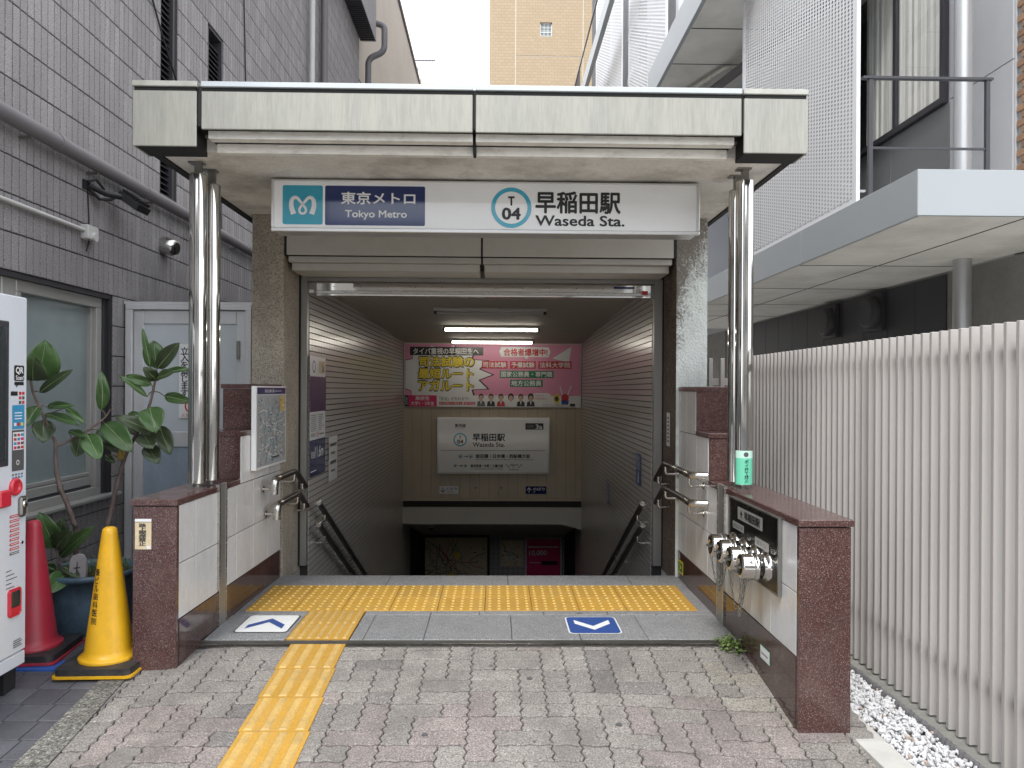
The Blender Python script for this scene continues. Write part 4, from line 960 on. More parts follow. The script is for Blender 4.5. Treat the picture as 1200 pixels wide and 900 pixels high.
b = MB().mt('ink_grey'); 
for k in range(16): a0, a1 = [math.radians(268)+.28*math.cos(2*PI*q/16) for q in (k, k+1)]; z0_, z1_ = [1.026+.014*math.sin(2*PI*q/16) for q in (k, k+1)]; b.poly([(1.435+.0512*math.cos(math.radians(268)), 4.32+.0512*math.sin(math.radians(268)), 1.026), (1.435+.0512*math.cos(a0), 4.32+.0512*math.sin(a0), z0_), (1.435+.0512*math.cos(a1), 4.32+.0512*math.sin(a1), z1_)])
b.build('emblem', t)

# ------------------------------------------------------------ hose inlet panel
t = thing('hose_inlet_panel', 'black steel fire hose inlet panel with four capped couplings and hanging chains', 'fire inlet', (1.35, 3.9, .6))
b = MB().mt('plate'); b.cbox(1.335, 1.349, 3.515, 4.255, .428, .785, .002); b.mt('steel_dk')
for y0_, y1_, z0_, z1_ in ((3.505, 3.517, .42, .792), (4.253, 4.265, .42, .792), (3.517, 4.253, .785, .793), (3.517, 4.253, .42, .428)): b.box(1.331, 1.348, y0_, y1_, z0_, z1_)
b.build('plate', t)
b = Board((1.334, 4.105, .688), (0, -1, 0), (0, 0, 1), t, .0012); b.rect(0, 0, .385, .068, 'sign_frame', 1, 'name_plate'); b.text('早稲田駅', .115, .012, .044, 'ink', 3, wd=.235, bold=.03); b.poly([(.045, .03), (.065, .055), (.085, .03), (.07, .03), (.07, .012), (.06, .012), (.06, .03)], 'ink', 3); b.done()
b = Board((1.334, 4.19, .625), (0, -1, 0), (0, 0, 1), t, .0012); b.rect(0, 0, .19, .04, 'sign_frame', 1, 'small_plate'); b.text('連結送水管', .015, .010, .02, 'ink_grey', 3, wd=.16); b.done()
b = Board((1.334, 3.83, .60), (0, -1, 0), (0, 0, 1), t, .0012); b.rect(0, 0, .20, .045, 'sign_frame', 1, 'small_plate'); b.text('送水口', .03, .012, .02, 'ink_grey', 3, wd=.13); b.done()
for k, y in enumerate((4.16, 4.00, 3.83, 3.655)):
    z = .53; c = (1.336, y, z)
    b = MB().mt('steel'); b.lathe(c, [(.072, 0), (.072, .012), (.060, .016), (.058, .05), (.066, .052), (.066, .068), (.060, .070), (.060, .078)], 32, 'X'); b.build('coupling', t)
    b = MB().mt('steel'); b.lathe((c[0]-.078, y, z), [(.064, 0), (.066, .006), (.062, .012), (.062, .052), (.056, .060), (.03, .064), (.028, .060), (.012, .062)], 32, 'X')
    b.mt('steel_dk').tube([(c[0]-.138, y-.03, z), (c[0]-.158, y, z), (c[0]-.138, y+.03, z)], .006, 8)
    for q in range(3):
        a = q*2*PI/3+.5; b.mt('steel_dk').tube([(c[0]-.1, y+.062*math.cos(a), z+.062*math.sin(a)), (c[0]-.1, y+.072*math.cos(a), z+.072*math.sin(a))], .007, 8)
    b.build('cap', t)
    # chain
    b = MB().mt('steel_dk'); P0 = Vector((c[0]-.13, y+.01, z-.055)); P1 = Vector((1.333, y+.10, z-.04)) if k % 2 == 0 else Vector((c[0]-.11, y+.02, z-.06)); n = 26; pr_ = None
    for q in range(n+1):
        s_ = q/n; p = P0.lerp(P1, s_); p.z -= (.22 if k in (0, 2) else .17)*4*s_*(1-s_)*(.9+.1*k % 2)
        if k % 2: p.y += .04*math.sin(s_*PI)
        if pr_ is not None:
            d = (p-pr_); a = d.normalized(); side_ = Vector((1, 0, 0)) if q % 2 else a.cross(Vector((1, 0, 0))).normalized(); h = side_*.005
            b.tube([pr_-h*.2, pr_+h+d*.25, p+h-d*.25, p+d*.15, p-h-d*.25, pr_-h+d*.25, pr_-h*.2], .0021, 4, False)
        pr_ = p
    b.build('chain', t)

# ------------------------------------------------------------ handrails
def arc_path(pts, r=.05, n=5):
    pts = [Vector(p) for p in pts]; out_ = [pts[0]]
    for i in range(1, len(pts)-1):
        a = (pts[i-1]-pts[i]); c = (pts[i+1]-pts[i]); rr_ = min(r, a.length*.45, c.length*.45); A_ = pts[i]+a.normalized()*rr_; C_ = pts[i]+c.normalized()*rr_
        for q in range(n+1):
            s_ = q/n; out_.append(A_.lerp(pts[i], s_).lerp(pts[i].lerp(C_, s_), s_))
    out_.append(pts[-1]); return out_
def outer_rail(side, label):
    XW = -1.60 if side < 0 else 1.362; xr = XW-side*.10
    t = thing('handrail', label, 'handrail', (xr, 5.3, .7))
    for z in (.775, .595):
        dy = 0 if z > .7 else .06
        if side > 0: z += .07; 
        ya, yb, yc = 5.13+dy, 5.64+dy*1.6, 5.93+dy
        if side > 0: ya, yb, yc = 4.83, 5.60, 5.90
        za = z; zc = z-.52*(yc-yb)
        b = MB().mt('rail').tube(arc_path([(xr, ya+.06, za), (xr, yb, za), (xr, yc, zc)], .06), .0215, 14); b.build('rail', t)
        if side < 0: e = arc_path([(xr, ya+.07, za), (xr, ya-.03, za), (xr, ya-.03, za-.10)], .05)
        else: e = arc_path([(xr, ya+.09, za), (xr, ya-.02, za), (XW-.004, ya-.055, za)], .05)
        b = MB().mt('steel_br').tube(e, .0255, 18); b.build('end_bend', t)
        b = MB().mt('steel_br').tube([(xr, (ya+yb)/2-.05, za-.0), (xr, (ya+yb)/2+.06, za)], .0235, 14) if side > 0 and z > .7 else MB().mt('steel_br').tube([(xr, yc-.002, zc+.001), (xr, yc+.006, zc-.003)], .0205, 12)
        b.build('sleeve', t)
        for yy in (ya+.04, yb-.04, yc-.10):
            zz_ = za if yy <= yb else za-.52*(yy-yb)
            b = MB().mt('steel_br').tube(arc_path([(xr, yy, zz_-.015), (xr, yy, zz_-.075), (XW+(0.0 if yy < 5.58 else -side*-.02), yy, zz_-.075)], .045, 6), .0105, 10); b.lathe((XW-side*.004, yy, zz_-.075), [(.024, 0), (.024, .004)], 14, 'X' if side > 0 else (Vector((0, 0, 1)), Vector((0, 1, 0)), Vector((1, 0, 0)))); b.build('bracket', t)
def inner_rail(side, label):
    xr = -1.42 if side < 0 else 1.185; XW = -1.50 if side < 0 else 1.27
    t = thing('handrail', label, 'handrail', (xr, 7.0, 0))
    for z0_, y0_ in ((.60, 6.06), (.425, 6.06)):
        zf = lambda y: z0_-.515*(y-5.8)
        b = MB().mt('rail').tube([(xr, y0_, zf(y0_)), (xr, 11.2, zf(11.2))], .0235, 14); b.build('rail', t)
        b = MB().mt('steel_br').tube([(xr, y0_-.035, zf(y0_)+.018), (xr, y0_+.004, zf(y0_)-.002)], .0245, 14); b.lathe((xr, y0_-.035, zf(y0_)+.018), [(.0245, 0), (.014, .012)], 14, 'Y'); b.build('end_cap', t)
        for yy in (6.25, 7.4, 8.6, 9.8):
            zz_ = zf(yy); b = MB().mt('steel_br').tube(arc_path([(xr, yy, zz_-.015), (xr, yy, zz_-.08), (XW, yy, zz_-.08)], .04, 5), .010, 8); b.build('bracket', t)
outer_rail(-1, 'pair of dark handrails with steel ends before the left jamb'); outer_rail(1, 'pair of dark handrails with steel ends before the right jamb')
inner_rail(-1, 'pair of dark handrails running down the left stairwell wall'); inner_rail(1, 'pair of dark handrails running down the right stairwell wall')
# ------------------------------------------------------------ left building (grey ribbed tiles)
XL = -2.92
lb = thing('tiled_building', 'tall building on the left clad in grey upright ribbed tiles', 'building', (XL, 6, -.1))
b = MB().mt('wall_grout')
H_ = 10.6
def wallrect(y0, y1, z0, z1, x=XL): b.box(x-.3, x, y0, y1, z0, z1)
wallrect(1.0, 3.2, -.4, H_); wallrect(3.2, 5.70, -.4, .58); wallrect(3.2, 5.70, 2.085, H_)
wallrect(5.70, 6.53, -.4, H_); wallrect(6.53, 6.80, -.4, 3.05); wallrect(6.53, 6.80, 5.05, H_); wallrect(6.80, 7.60, -.4, H_)
wallrect(7.60, 7.98, -.4, 3.05); wallrect(7.60, 7.98, 5.05, H_); wallrect(7.98, 15.75, -.4, H_); b.box(XL-4, XL-.301, 1.0, 15.75, -.4, H_)
b.box(XL-.3, XL-.001, 15.75, 15.76, -.4, H_); b.build('wall_core', lb)
TH_, TW_ = .2287, .0702; z00 = 2.089
holes = [(3.2, 5.70, .58, 2.085), (6.53, 6.80, 3.05, 5.05), (7.60, 7.98, 3.05, 5.05)]
cand = []
y = 2.3; k = 0
while y < 15.7:
    for j in range(-10, 38):
        z = z00+j*TH_; z1 = z+TH_; y1 = y+TW_
        if z1 < -.06 or z > H_: continue
        bad = False; za, zb, ya, yb = z, min(z1, H_), y, y1
        for h in holes:
            if ya < h[1] and yb > h[0]:
                if za >= h[2]-.001 and zb <= h[3]+.001: bad = True
                elif za < h[2] < zb: zb = h[2]
                elif za < h[3] < zb: za = h[3]
        if bad or zb-za < .02: continue
        if z < 2.08 and y < 3.0: continue
        cand.append((y, za, zb))
    y += TW_
def vis(c):
    y, za, zb = c; d = math.hypot(2.92, y); px = 582-2.92*878/y; top = 457-(za-1.39)*878/y
    return px > -8 and top > 0 and not (px > 295 and za < 2.6)
near = sorted([c for c in cand if vis(c)], key=lambda c: c[0]*c[0]+(c[1]-1.4)**2)
nearset = set(near[:300]); WT = ['wall_tile', 'wall_tile2', 'wall_tile3']
cache = {}
fb = MB()
for c in cand:
    y, za, zb = c
    if c in nearset:
        key = (round(zb-za, 4), R.choice((0, 1)))
        if key not in cache: cache[key] = MB().mt(WT[key[1]]).tilep((0, .005, .003), (0, 1, 0), (0, 0, 1), (1, 0, 0), TW_-.010, zb-za-.008, .013, .003).mesh('tile')
        place(cache[key], 'wall_tile', lb, (XL+jit(.0008), y, za))
    else:
        fb.mt(R.choice(WT)).tilep((XL+jit(.0006), y+.005, za+.003), (0, 1, 0), (0, 0, 1), (1, 0, 0), TW_-.010, zb-za-.008, .013, .003)
fb.build('wall_tile', lb, kind='stuff')
# lintel, sill, window
b = MB().mt('frame_dk'); b.box(XL-.15, XL+.004, 3.2, 5.72, 2.055, 2.084); b.build('lintel', lb)
b = MB().mt('alum'); b.cbox(XL-.12, XL+.055, 3.2, 5.80, .575, .600, .004); b.build('window_sill', lb)
b = MB().mt('frame_dk'); b.box(XL-.16, XL-.02, 5.655, 5.70, .6, 2.055); b.build('rubber_joint', lb)
def window(y0, y1, z0, z1):
    f = MB().mt('alum'); x = XL-.10
    f.cbox(x, x+.07, y0, y1, z1-.075, z1, .004); f.cbox(x, x+.07, y0, y1, z0, z0+.06, .004)
    f.cbox(x, x+.07, y0, y0+.05, z0+.06, z1-.075, .004); f.cbox(x, x+.07, y1-.075, y1, z0+.06, z1-.075, .004); f.cbox(x-.02, x+.045, y1-.10, y1-.075, z0+.06, z1-.075, .003)
    f.mt('frame_dk'); f.box(x-.01, x+.05, y0+.05, y1-.1, z0+.06, z0+.075)
    f = f.build('window', lb)
    s_ = MB().mt('alum'); s_.cbox(x, x+.05, y0+.05, y1-.10, z0+.078, z0+.14, .004); s_.cbox(x-.005, x+.04, y0+.05, y1-.10, z0+.145, z0+.17, .003); s_.mt('steel_dk').cbox(x+.05, x+.065, (y0+y1)/2-.03, (y0+y1)/2+.03, z0+.09, z0+.125, .003); s_.build('sash', f)
    p = MB().mt('frost'); p.box(x, x+.012, y0+.05, y1-.10, z0+.17, z1-.075); p.build('pane', f)
window(4.66, 5.655, .60, 2.055); window(3.2, 4.52, .60, 2.055)
b = MB().mt('alum'); b.cbox(XL-.13, XL-.03, 4.525, 4.655, .6, 2.055, .004); b.build('mullion', lb)
def louvre(y0, y1, z0, z1):
    f = MB().mt('frame_dk'); f.box(XL-.25, XL-.22, y0, y1, z0, z1); f.box(XL-.22, XL+.005, y1-.035, y1, z0, z1); f.box(XL-.22, XL+.0, y0, y0+.015, z0, z1); f.box(XL-.22, XL-.0, y0, y1, z1-.02, z1); f.box(XL-.22, XL+.01, y0, y1, z0, z0+.03); f = f.build('louvre_window', lb)
    me = MB().mt('louvre').hexa([(XL-.09, y0+.015, 0), (XL-.02, y0+.015, -.045), (XL-.02, y1-.035, -.045), (XL-.09, y1-.035, 0), (XL-.09, y0+.015, .008), (XL-.02, y0+.015, -.037), (XL-.02, y1-.035, -.037), (XL-.09, y1-.035, .008)]).mesh('slat')
    n = int((z1-z0-.08)/.052)
    for k in range(n):
        o = bpy.data.objects.new('slat', me); COL.objects.link(o); o.parent = f; o.location = -WL[f]+Vector((0, 0, z0+.07+k*.052)); WL[o] = Vector()
louvre(6.53, 6.80, 3.05, 5.05); louvre(7.60, 7.98, 3.05, 5.05)
b = MB().mt('pipe')
P = [(XL+.09, y, 2.965) for y in (2.4, 4.5, 7, 9.5, 12)]
b.tube(P, .05, 18)
for y in (3.6, 4.86, 6.05, 7.3, 8.5): b.tube([(XL+.09, y, 2.965), (XL+.09, y+.06, 2.965)], .054, 18)
b.build('horizontal_pipe', lb)
for y in (3.9, 4.6, 5.35, 6.2, 7.1, 8.2): MB().mt('steel_dk').box(XL+.008, XL+.09, y, y+.025, 2.90, 2.915).build('pipe_bracket', lb)
b = MB().mt('pipe_w'); b.tube([(XL+.035, 2.6, 2.49), (XL+.035, 5.28, 2.49)], .014, 10); b.build('thin_conduit', lb)
b = MB().mt('pipe_w'); b.tube([(XL+.1, 11.4, -.3), (XL+.1, 11.4, 10.2)], .042, 14); b.build('white_downpipe', lb)
b = MB().mt('pipe'); b.tube([(XL+.1, 12.2, -.3), (XL+.1, 12.2, 10.2)], .06, 14); b.build('grey_downpipe', lb)
b = MB().mt('wall_tile'); b.box(XL+.012, XL+.33, 10.2, 15.9, 8.74, 10.5); b.mt('pipe')
b.build('overhang', lb)
b = MB().mt('louvre')
for k in range(70): b.box(XL+.015, XL+.327, 10.25+k*.08, 10.285+k*.08, 8.715, 8.739)
b.build('overhang_slat', lb, kind='stuff')
b = MB().mt('pipe'); b.tube(arc_path([(-2.60, 15.95, 9.15), (-2.42, 15.95, 9.1), (-2.42, 15.95, 8.55), (-2.76, 15.95, 8.40), (-2.76, 15.95, 2.0)], .14, 5), .065, 12); b.build('bent_drainpipe', lb)
# small fittings on the wall
t = thing('floodlight', 'black angled floodlight on the grey tiled wall', 'lamp', (XL+.1, 5.6, 2.8))
b = MB().mt('black'); b.box(XL+.009, XL+.03, 5.30, 5.38, 2.79, 2.85); b.tube([(XL+.03, 5.34, 2.82), (XL+.09, 5.46, 2.79), (XL+.14, 5.60, 2.80)], .022, 8); b.tube([(XL+.03, 5.36, 2.80), (XL+.07, 5.42, 2.74), (XL+.10, 5.52, 2.76), (XL+.13, 5.60, 2.82)], .012, 7); b.tube([(XL+.03, 5.33, 2.84), (XL+.06, 5.40, 2.87), (XL+.08, 5.47, 2.82)], .010, 7); b.build('arm', t)
b = MB().mt('black'); c0 = Vector((XL+.19, 5.68, 2.775))
u = Vector((.85, 0, -.6)).normalized(); v = Vector((0, 1, 0)); n = u.cross(v)
pts = [c0+u*a*.088+v*bb*.095+n*cc*.026 for cc in (-1, 1) for a, bb in ((-1, -1), (1, -1), (1, 1), (-1, 1))]; b.hexa(pts)
for k in range(6): b.hexa([c0+u*(-.075+.027*k+q)+v*bb*.085+n*cc for cc in (.027, .05) for q, bb in ((0, -1), (.006, -1), (.006, 1), (0, 1))])
b.build('housing', t); b = MB().mt('ink_grey'); b.hexa([c0+u*a*.072+v*bb*.08+n*cc for cc in (-.029, -.0265) for a, bb in ((-1, -1), (1, -1), (1, 1), (-1, 1))]); b.build('lens', t)
b = MB().mt('black'); b.tube([(XL+.02, 5.36, 2.79), (XL+.02, 5.38, 2.6), (XL+.03, 5.36, 2.42), (XL+.03, 5.33, 2.35)], .005, 6); b.build('cable', t)
t = thing('junction_box', 'small white junction box at the end of the thin conduit', 'box', (XL, 5.3, 2.45))
MB().mt('pipe_w').cbox(XL+.010, XL+.07, 5.28, 5.42, 2.43, 2.53, .006).build('box', t)
MB().mt('pipe_w').lathe((XL+.09, 5.35, 2.45), [(.03, 0), (.035, .03), (.012, .05)], 12, 'X').build('cap', t)
t = thing('vent_hood', 'small round metal vent hood on the tiled wall beside the left post', 'vent', (XL, 6.95, 2.66))
b = MB().mt('steel_br'); n = 14
for k in range(6):
    pass
b.lathe((XL+.012, 6.56, 2.63), [(.075, 0), (.078, -.03), (.070, -.10), (.050, -.135), (.046, -.13)], 22, (Vector((0, 1, 0)), Vector((.25, 0, 1)).normalized(), Vector((-1, 0, .25)).normalized())); b.build('hood', t); MB().mt('black').lathe((XL+.148, 6.56, 2.592), [(.044, 0), (.044, .004)], 18, (Vector((0, 1, 0)), Vector((.25, 0, 1)).normalized(), Vector((-1, 0, .25)).normalized())).build('opening', t)
for y0_, z0_, y1_, z1_, lab in ((6.1, 4.9, 7.15, 3.9, 'thin black cable sagging diagonally down the tiled wall'), (8.55, 6.0, 8.72, 4.0, 'thin black cable hanging upright on the tiled wall')):
    MB().mt('black').tube([(XL+.03, y0_+(y1_-y0_)*s_/8, z0_+(z1_-z0_)*s_/8-.10*math.sin(PI*s_/8)) for s_ in range(9)], .008, 5).build('cable', None, lab, 'cable')
# alley door
t = thing('alley_door', 'pale aluminium door with frosted panes and a Japanese notice in the gap', 'door', (-2.4, 5.9, -.05))
b = MB().mt('alum_lt'); b.cbox(-2.889, -2.835, 5.88, 5.96, -.06, 2.0, .004); b.cbox(-1.965, -1.915, 5.88, 5.96, -.06, 2.0, .004); b.cbox(-2.889, -1.915, 5.88, 5.96, 2.0, 2.04, .004); b.build('door_frame', t)
b = MB().mt('alum_lt'); 
for x0, x1 in ((-2.83, -2.755), (-2.035, -1.968)): b.cbox(x0, x1, 5.9, 5.935, -.03, 1.995, .004)
for z0, z1 in ((1.89, 1.995), (.93, 1.05), (-.03, .06)): b.cbox(-2.754, -2.036, 5.9, 5.935, z0, z1, .004)
leafd = b.build('door_leaf', t)
MB().mt('door_glass').box(-2.754, -2.036, 5.91, 5.925, 1.05, 1.89).build('pane', leafd); MB().mt('door_low').box(-2.754, -2.036, 5.91, 5.925, .06, .93).build('lower_panel', leafd)
MB().mt('steel_dk').box(-2.03, -2.005, 5.88, 5.898, 1.62, 1.76).build('hinge', leafd)
MB().mt('alum_lt').box(-2.9, -1.80, 5.885, 6.0, 2.042, 2.062).build('top_rail', t)
b = MB().mt('wall_grout'); b.box(-1.914, -1.80, 5.92, 5.97, -.1, 2.04); b.build('side_filler', t)
t = thing('door_notice', 'white notice with vertical Japanese writing and a red circle on the alley door', 'notice', (-2.42, 5.89, 1.4))
b = Board((-2.478, 5.898, 1.155), (1, 0, 0), (0, 0, 1), t, .0012); b.rect(0, .0, .21, .58, 'white', 1, 'paper')
b.text(vtext('立入を禁じます'), .012, .17, .385, 'ink', 2, wd=.062, bold=.02, ls=.85); b.text(vtext('関係者以外の'), .105, .17, .385, 'ink', 2, wd=.062, bold=.02, ls=.85)
b.disc(.10, .095, .055, 'red', 2, 24, r0=.043); b.line([(.06, .13), (.14, .06)], .01, 'red', 3); b.text('火気厳禁', .02, .008, .03, 'red', 3, wd=.14); b.done()

# ------------------------------------------------------------ vending machine
vm = thing('vending_machine', 'white drinks vending machine seen edge on at the left border', 'vending machine', (-2.31, 3.2, 0))
b = MB().mt('vm'); b.cbox(-2.90, -2.312, 2.55, 3.715, .04, 1.828, .012); b.build('cabinet', vm)
b = MB().mt('vm'); b.cbox(-2.345, -2.302, 2.56, 3.58, .16, 1.80, .008) if False else b.cbox(-2.311, -2.296, 2.56, 3.712, .115, 1.826, .006); b.build('door', vm)
b = MB().mt('vm'); b.cbox(-2.311, -2.299, 2.56, 3.712, .045, .108, .004); b.build('kick_plate', vm)
b = MB().mt('frame_dk'); b.cbox(-2.297, -2.291, 2.66, 3.57, 1.02, 1.70, .004); b.build('window_frame', vm); MB().mt('glass').box(-2.292, -2.288, 2.69, 3.545, 1.05, 1.67).build('display_window', vm)
b = Board((-2.2955, 3.578, 0), (0, 1, 0), (0, 0, 1), vm, .0012)   # reading direction: +Y
def vb(y0, z0, y1, z1, m, l=1, name='print'): b.rect(y0-3.578, z0, y1-3.578, z1, m, l, name)
b.rrect(.034, 1.42, .108, 1.495, .008, 'ink', 1); b.text('QR', .042, 1.452, .034, 'white', 3, wd=.055, bold=.03); b.text('Scan!', .042, 1.426, .020, 'white', 3, wd=.058, bold=.02); b.rrect(.036, 1.400, .106, 1.416, .004, 'ink', 1); b.poly([(.05, 1.402), (.065, 1.402), (.05, 1.388)], 'ink', 1)
vb(3.588, 1.35, 3.638, 1.37, 'ink'); 
for q in range(6): vb(3.648+(q % 2)*.024, 1.31+(q//2)*.022, 3.666+(q % 2)*.024, 1.324+(q//2)*.022, 'red' if q % 3 else 'ink_grey')
vb(3.60, 1.19, 3.69, 1.305, 'vm_blue'); 
for q in range(3): vb(3.615, 1.265-q*.014, 3.67, 1.270-q*.014, 'white', 2); 
for q in range(3): vb(3.61+q*.025, 1.205, 3.628+q*.025, 1.22, ('white', 'red', 'yellow')[q], 2)
vb(3.598, .99, 3.688, 1.185, 'ink_grey'); vb(3.603, 1.09, 3.683, 1.175, 'white', 2)
for q in range(12): vb(3.608+(q % 3)*.026, 1.095+(q//3)*.02, 3.628+(q % 3)*.026, 1.108+(q//3)*.02, ('hotpink', 'ink_grey', 'red', 'vm_blue')[q % 4], 3)
b.disc(.06, 1.03, .012, 'white', 3, 12, r0=.008)
for q in range(8): vb(3.60+(q % 4)*.022, .955+(q//4)*.014, 3.614+(q % 4)*.022, .963+(q//4)*.014, 'ink_grey' if q % 3 else 'vm_blue', 1)
for q in range(9): vb(3.585, .77-q*.022, 3.655, .782-q*.022, 'red' if q < 8 else 'ink_grey', 1); vb(3.59, .775-q*.022, 3.65, .778-q*.022, 'white', 2)
for q in range(5): vb(3.56, .52-q*.02, 3.60+.02*(q % 3), .524-q*.02, 'ink_grey', 1)
for q in range(4): vb(3.615, .145+q*.01, 3.68-.01*(q % 2), .150+q*.01, 'ink_grey', 1)
b.done()
o = MB().mt('vm_red'); o.lathe((-2.296, 3.62, .915), [(.042, 0), (.042, .010), (.034, .018), (.026, .014), (.02, .008)], 24, (Vector((0, 1, 0)), Vector((0, 0, 1)), Vector((1, 0, 0)))); o.cbox(-2.294, -2.276, 3.49, 3.575, .83, .91, .008); o.build('coin_slot', vm)
o = MB().mt('steel_dk'); o.cbox(-2.296, -2.28, 3.645, 3.70, .765, .865, .012); o.build('lock_plate', vm); o = MB().mt('steel'); o.lathe((-2.28, 3.672, .825), [(.018, 0), (.018, .006), (.006, .008)], 14, (Vector((0, 1, 0)), Vector((0, 0, 1)), Vector((1, 0, 0)))); o.build('lock', vm)
o = MB().mt('steel'); o.lathe((-2.296, 3.675, .64), [(.009, 0), (.008, .006)], 12, (Vector((0, 1, 0)), Vector((0, 0, 1)), Vector((1, 0, 0)))); o.build('screw', vm)
o = MB().mt('vm_red'); o.cbox(-2.297, -2.285, 3.572, 3.662, .30, .432, .012); o.mt('glass').cbox(-2.287, -2.283, 3.585, 3.650, .345, .42, .004); o.build('coin_return', vm)
for y in (2.65, 3.6): MB().mt('black').box(-2.42, -2.33, y, y+.09, -.08, .042).build('foot', vm)

# ------------------------------------------------------------ traffic cones
def cone(x, y, z, m, mrim, label, base2, txt=None, rot=0):
    t = thing('traffic_cone', label, 'traffic cone', (x, y, z))
    b = MB().mt(m); b.lathe((x, y, z+.045), [(.142, 0), (.144, .012), (.138, .018), (.122, .022), (.114, .05), (.038, .640), (.034, .662), (.022, .672), (.006, .675)], 40); b.build('cone', t)
    o = MB().mt('rubber'); c_, s_ = math.cos(rot), math.sin(rot)
    def sq(h, z0, z1, r_=.03):
        pts = []
        for cx, cy, a0 in ((h-r_, -h+r_, -90), (h-r_, h-r_, 0), (-h+r_, h-r_, 90), (-h+r_, -h+r_, 180)):
            for k in range(4): a = math.radians(a0+k*30); px, py = cx+r_*math.cos(a), cy+r_*math.sin(a); pts.append((x+px*c_-py*s_, y+px*s_+py*c_, z0))
        o.poly(pts, (0, 0, z1-z0))
    sq(.185, z+.012, z+.045); o.build('rubber_base', t)
    o = MB().mt(base2); sq(.195, z, z+.012); o.build('base_rim', t)
    if txt:
        o = MB().mt('ink'); hh = .050
        for k, ch in enumerate(txt):
            vs, fs = text_mesh(ch, .01); x0 = min(v[0] for v in vs); x1 = max(v[0] for v in vs); y0 = min(v[1] for v in vs); y1 = max(v[1] for v in vs)
            zc = .495-k*.040; h_ = .034 if (y1-y0) > .5 else .022
            pts = []
            for v in vs:
                zl = zc+((v[1]-y0)/(y1-y0)-.5)*h_; rr_ = .038+(.64-(zl-.045))*(.076/.59)+.0018
                a = -math.acos(max(-1, -.034/rr_))+((v[0]-x0)/(x1-x0)-.5)*.034/rr_; pts.append((x+rr_*math.cos(a), y+rr_*math.sin(a), z+zl))
            o.add(pts, fs)
        o.build('lettering', t)
    return t
cone(-2.003, 3.93, -.049, 'yellow_cone', 'yellow', 'yellow traffic cone with handwritten black characters beside the left pier', 'yellow_cone', '優ビル歯科医院', .03)
cone(-2.485, 4.08, -.042, 'red_cone', 'red', 'faded red traffic cone half hidden behind the vending machine', 'red_cone', None, .1)
MB().mt('blue').box(-2.62, -2.24, 3.86, 4.0, -.056, -.046).build('blue_mat', None, 'flat blue plastic sheet under the base of the red cone', 'mat')

# ------------------------------------------------------------ rubber plant in the blue pot
pl = thing('potted_rubber_plant', 'tall rubber plant with large glossy leaves in a round blue pot', 'potted plant', (-2.41, 4.52, -.06))
c = (-2.415, 4.53, -.038)
b = MB().mt('pot'); b.lathe(c, [(.205, 0), (.215, .02), (.232, .20), (.240, .315), (.262, .318), (.266, .35), (.250, .352), (.242, .33), (.235, .30)], 44); b.build('pot', pl)
b = MB().mt('soil'); b.lathe(c, [(.236, .298), (.236, .312), (.02, .32)], 30); b.build('soil', pl)
LEAVES=[
(-2.674,4.420,1.429,-2.583,4.340,1.661,0.181,1),
(-2.677,4.380,1.431,-2.601,4.260,1.564,0.150,0),
(-2.647,4.400,1.360,-2.439,4.360,1.494,0.060,0),
(-2.656,4.400,1.281,-2.671,4.300,1.169,0.082,1),
(-2.638,4.420,1.199,-2.594,4.340,1.073,0.121,0),
(-2.602,4.400,1.276,-2.412,4.330,1.286,0.048,1),
(-2.488,4.380,1.272,-2.350,4.330,1.182,0.042,1),
(-2.617,4.400,1.234,-2.368,4.300,1.178,0.058,1),
(-2.346,4.500,1.255,-2.334,4.470,1.487,0.074,1),
(-2.398,4.440,1.116,-2.281,4.360,0.977,0.111,1),
(-2.510,4.450,1.132,-2.381,4.400,1.102,0.049,1),
(-2.459,4.480,1.097,-2.450,4.420,0.988,0.097,0),
(-2.428,4.620,1.132,-2.299,4.600,0.996,0.111,0),
(-2.314,4.660,1.033,-2.303,4.640,0.941,0.048,2),
(-2.389,4.620,0.981,-2.317,4.600,0.934,0.040,0),
(-2.153,4.700,1.523,-2.192,4.680,1.759,0.041,1),
(-2.159,4.720,1.520,-2.189,4.700,1.654,0.052,1),
(-2.135,4.740,1.513,-2.152,4.740,1.687,0.119,1),
(-2.108,4.700,1.512,-1.957,4.660,1.670,0.095,0),
(-2.110,4.680,1.441,-2.148,4.600,1.514,0.074,0),
(-2.108,4.680,1.445,-1.963,4.600,1.488,0.068,0),
(-2.075,4.700,1.483,-1.895,4.680,1.510,0.041,1),
(-2.143,4.700,1.411,-2.282,4.660,1.466,0.066,1),
(-2.171,4.700,1.335,-2.313,4.640,1.467,0.041,1),
(-2.063,4.700,1.340,-1.872,4.640,1.306,0.070,1),
(-2.135,4.660,1.269,-2.054,4.560,1.118,0.148,1),
(-2.102,4.680,1.099,-2.311,4.600,1.217,0.092,0),
(-2.191,4.680,1.114,-2.088,4.600,1.021,0.117,0),
(-2.095,4.700,1.154,-2.002,4.640,0.980,0.102,0),
(-2.170,4.700,1.033,-2.073,4.640,0.925,0.104,0),
(-2.381,4.600,1.176,-2.159,4.480,1.010,0.135,1),
(-2.296,4.720,1.224,-2.215,4.700,1.234,0.030,1),
(-2.320,4.740,1.162,-2.237,4.720,1.096,0.068,0),
(-2.615,4.500,0.438,-2.649,4.400,0.666,0.120,1),
(-2.613,4.520,0.433,-2.564,4.480,0.630,0.098,0),
(-2.586,4.460,0.443,-2.438,4.360,0.567,0.104,0),
(-2.563,4.460,0.393,-2.310,4.360,0.590,0.085,1),
(-2.471,4.360,0.315,-2.487,4.180,0.250,0.107,1),
(-2.562,4.420,0.319,-2.618,4.360,0.384,0.054,0),
(-2.499,4.380,0.354,-2.366,4.300,0.311,0.061,0),
]
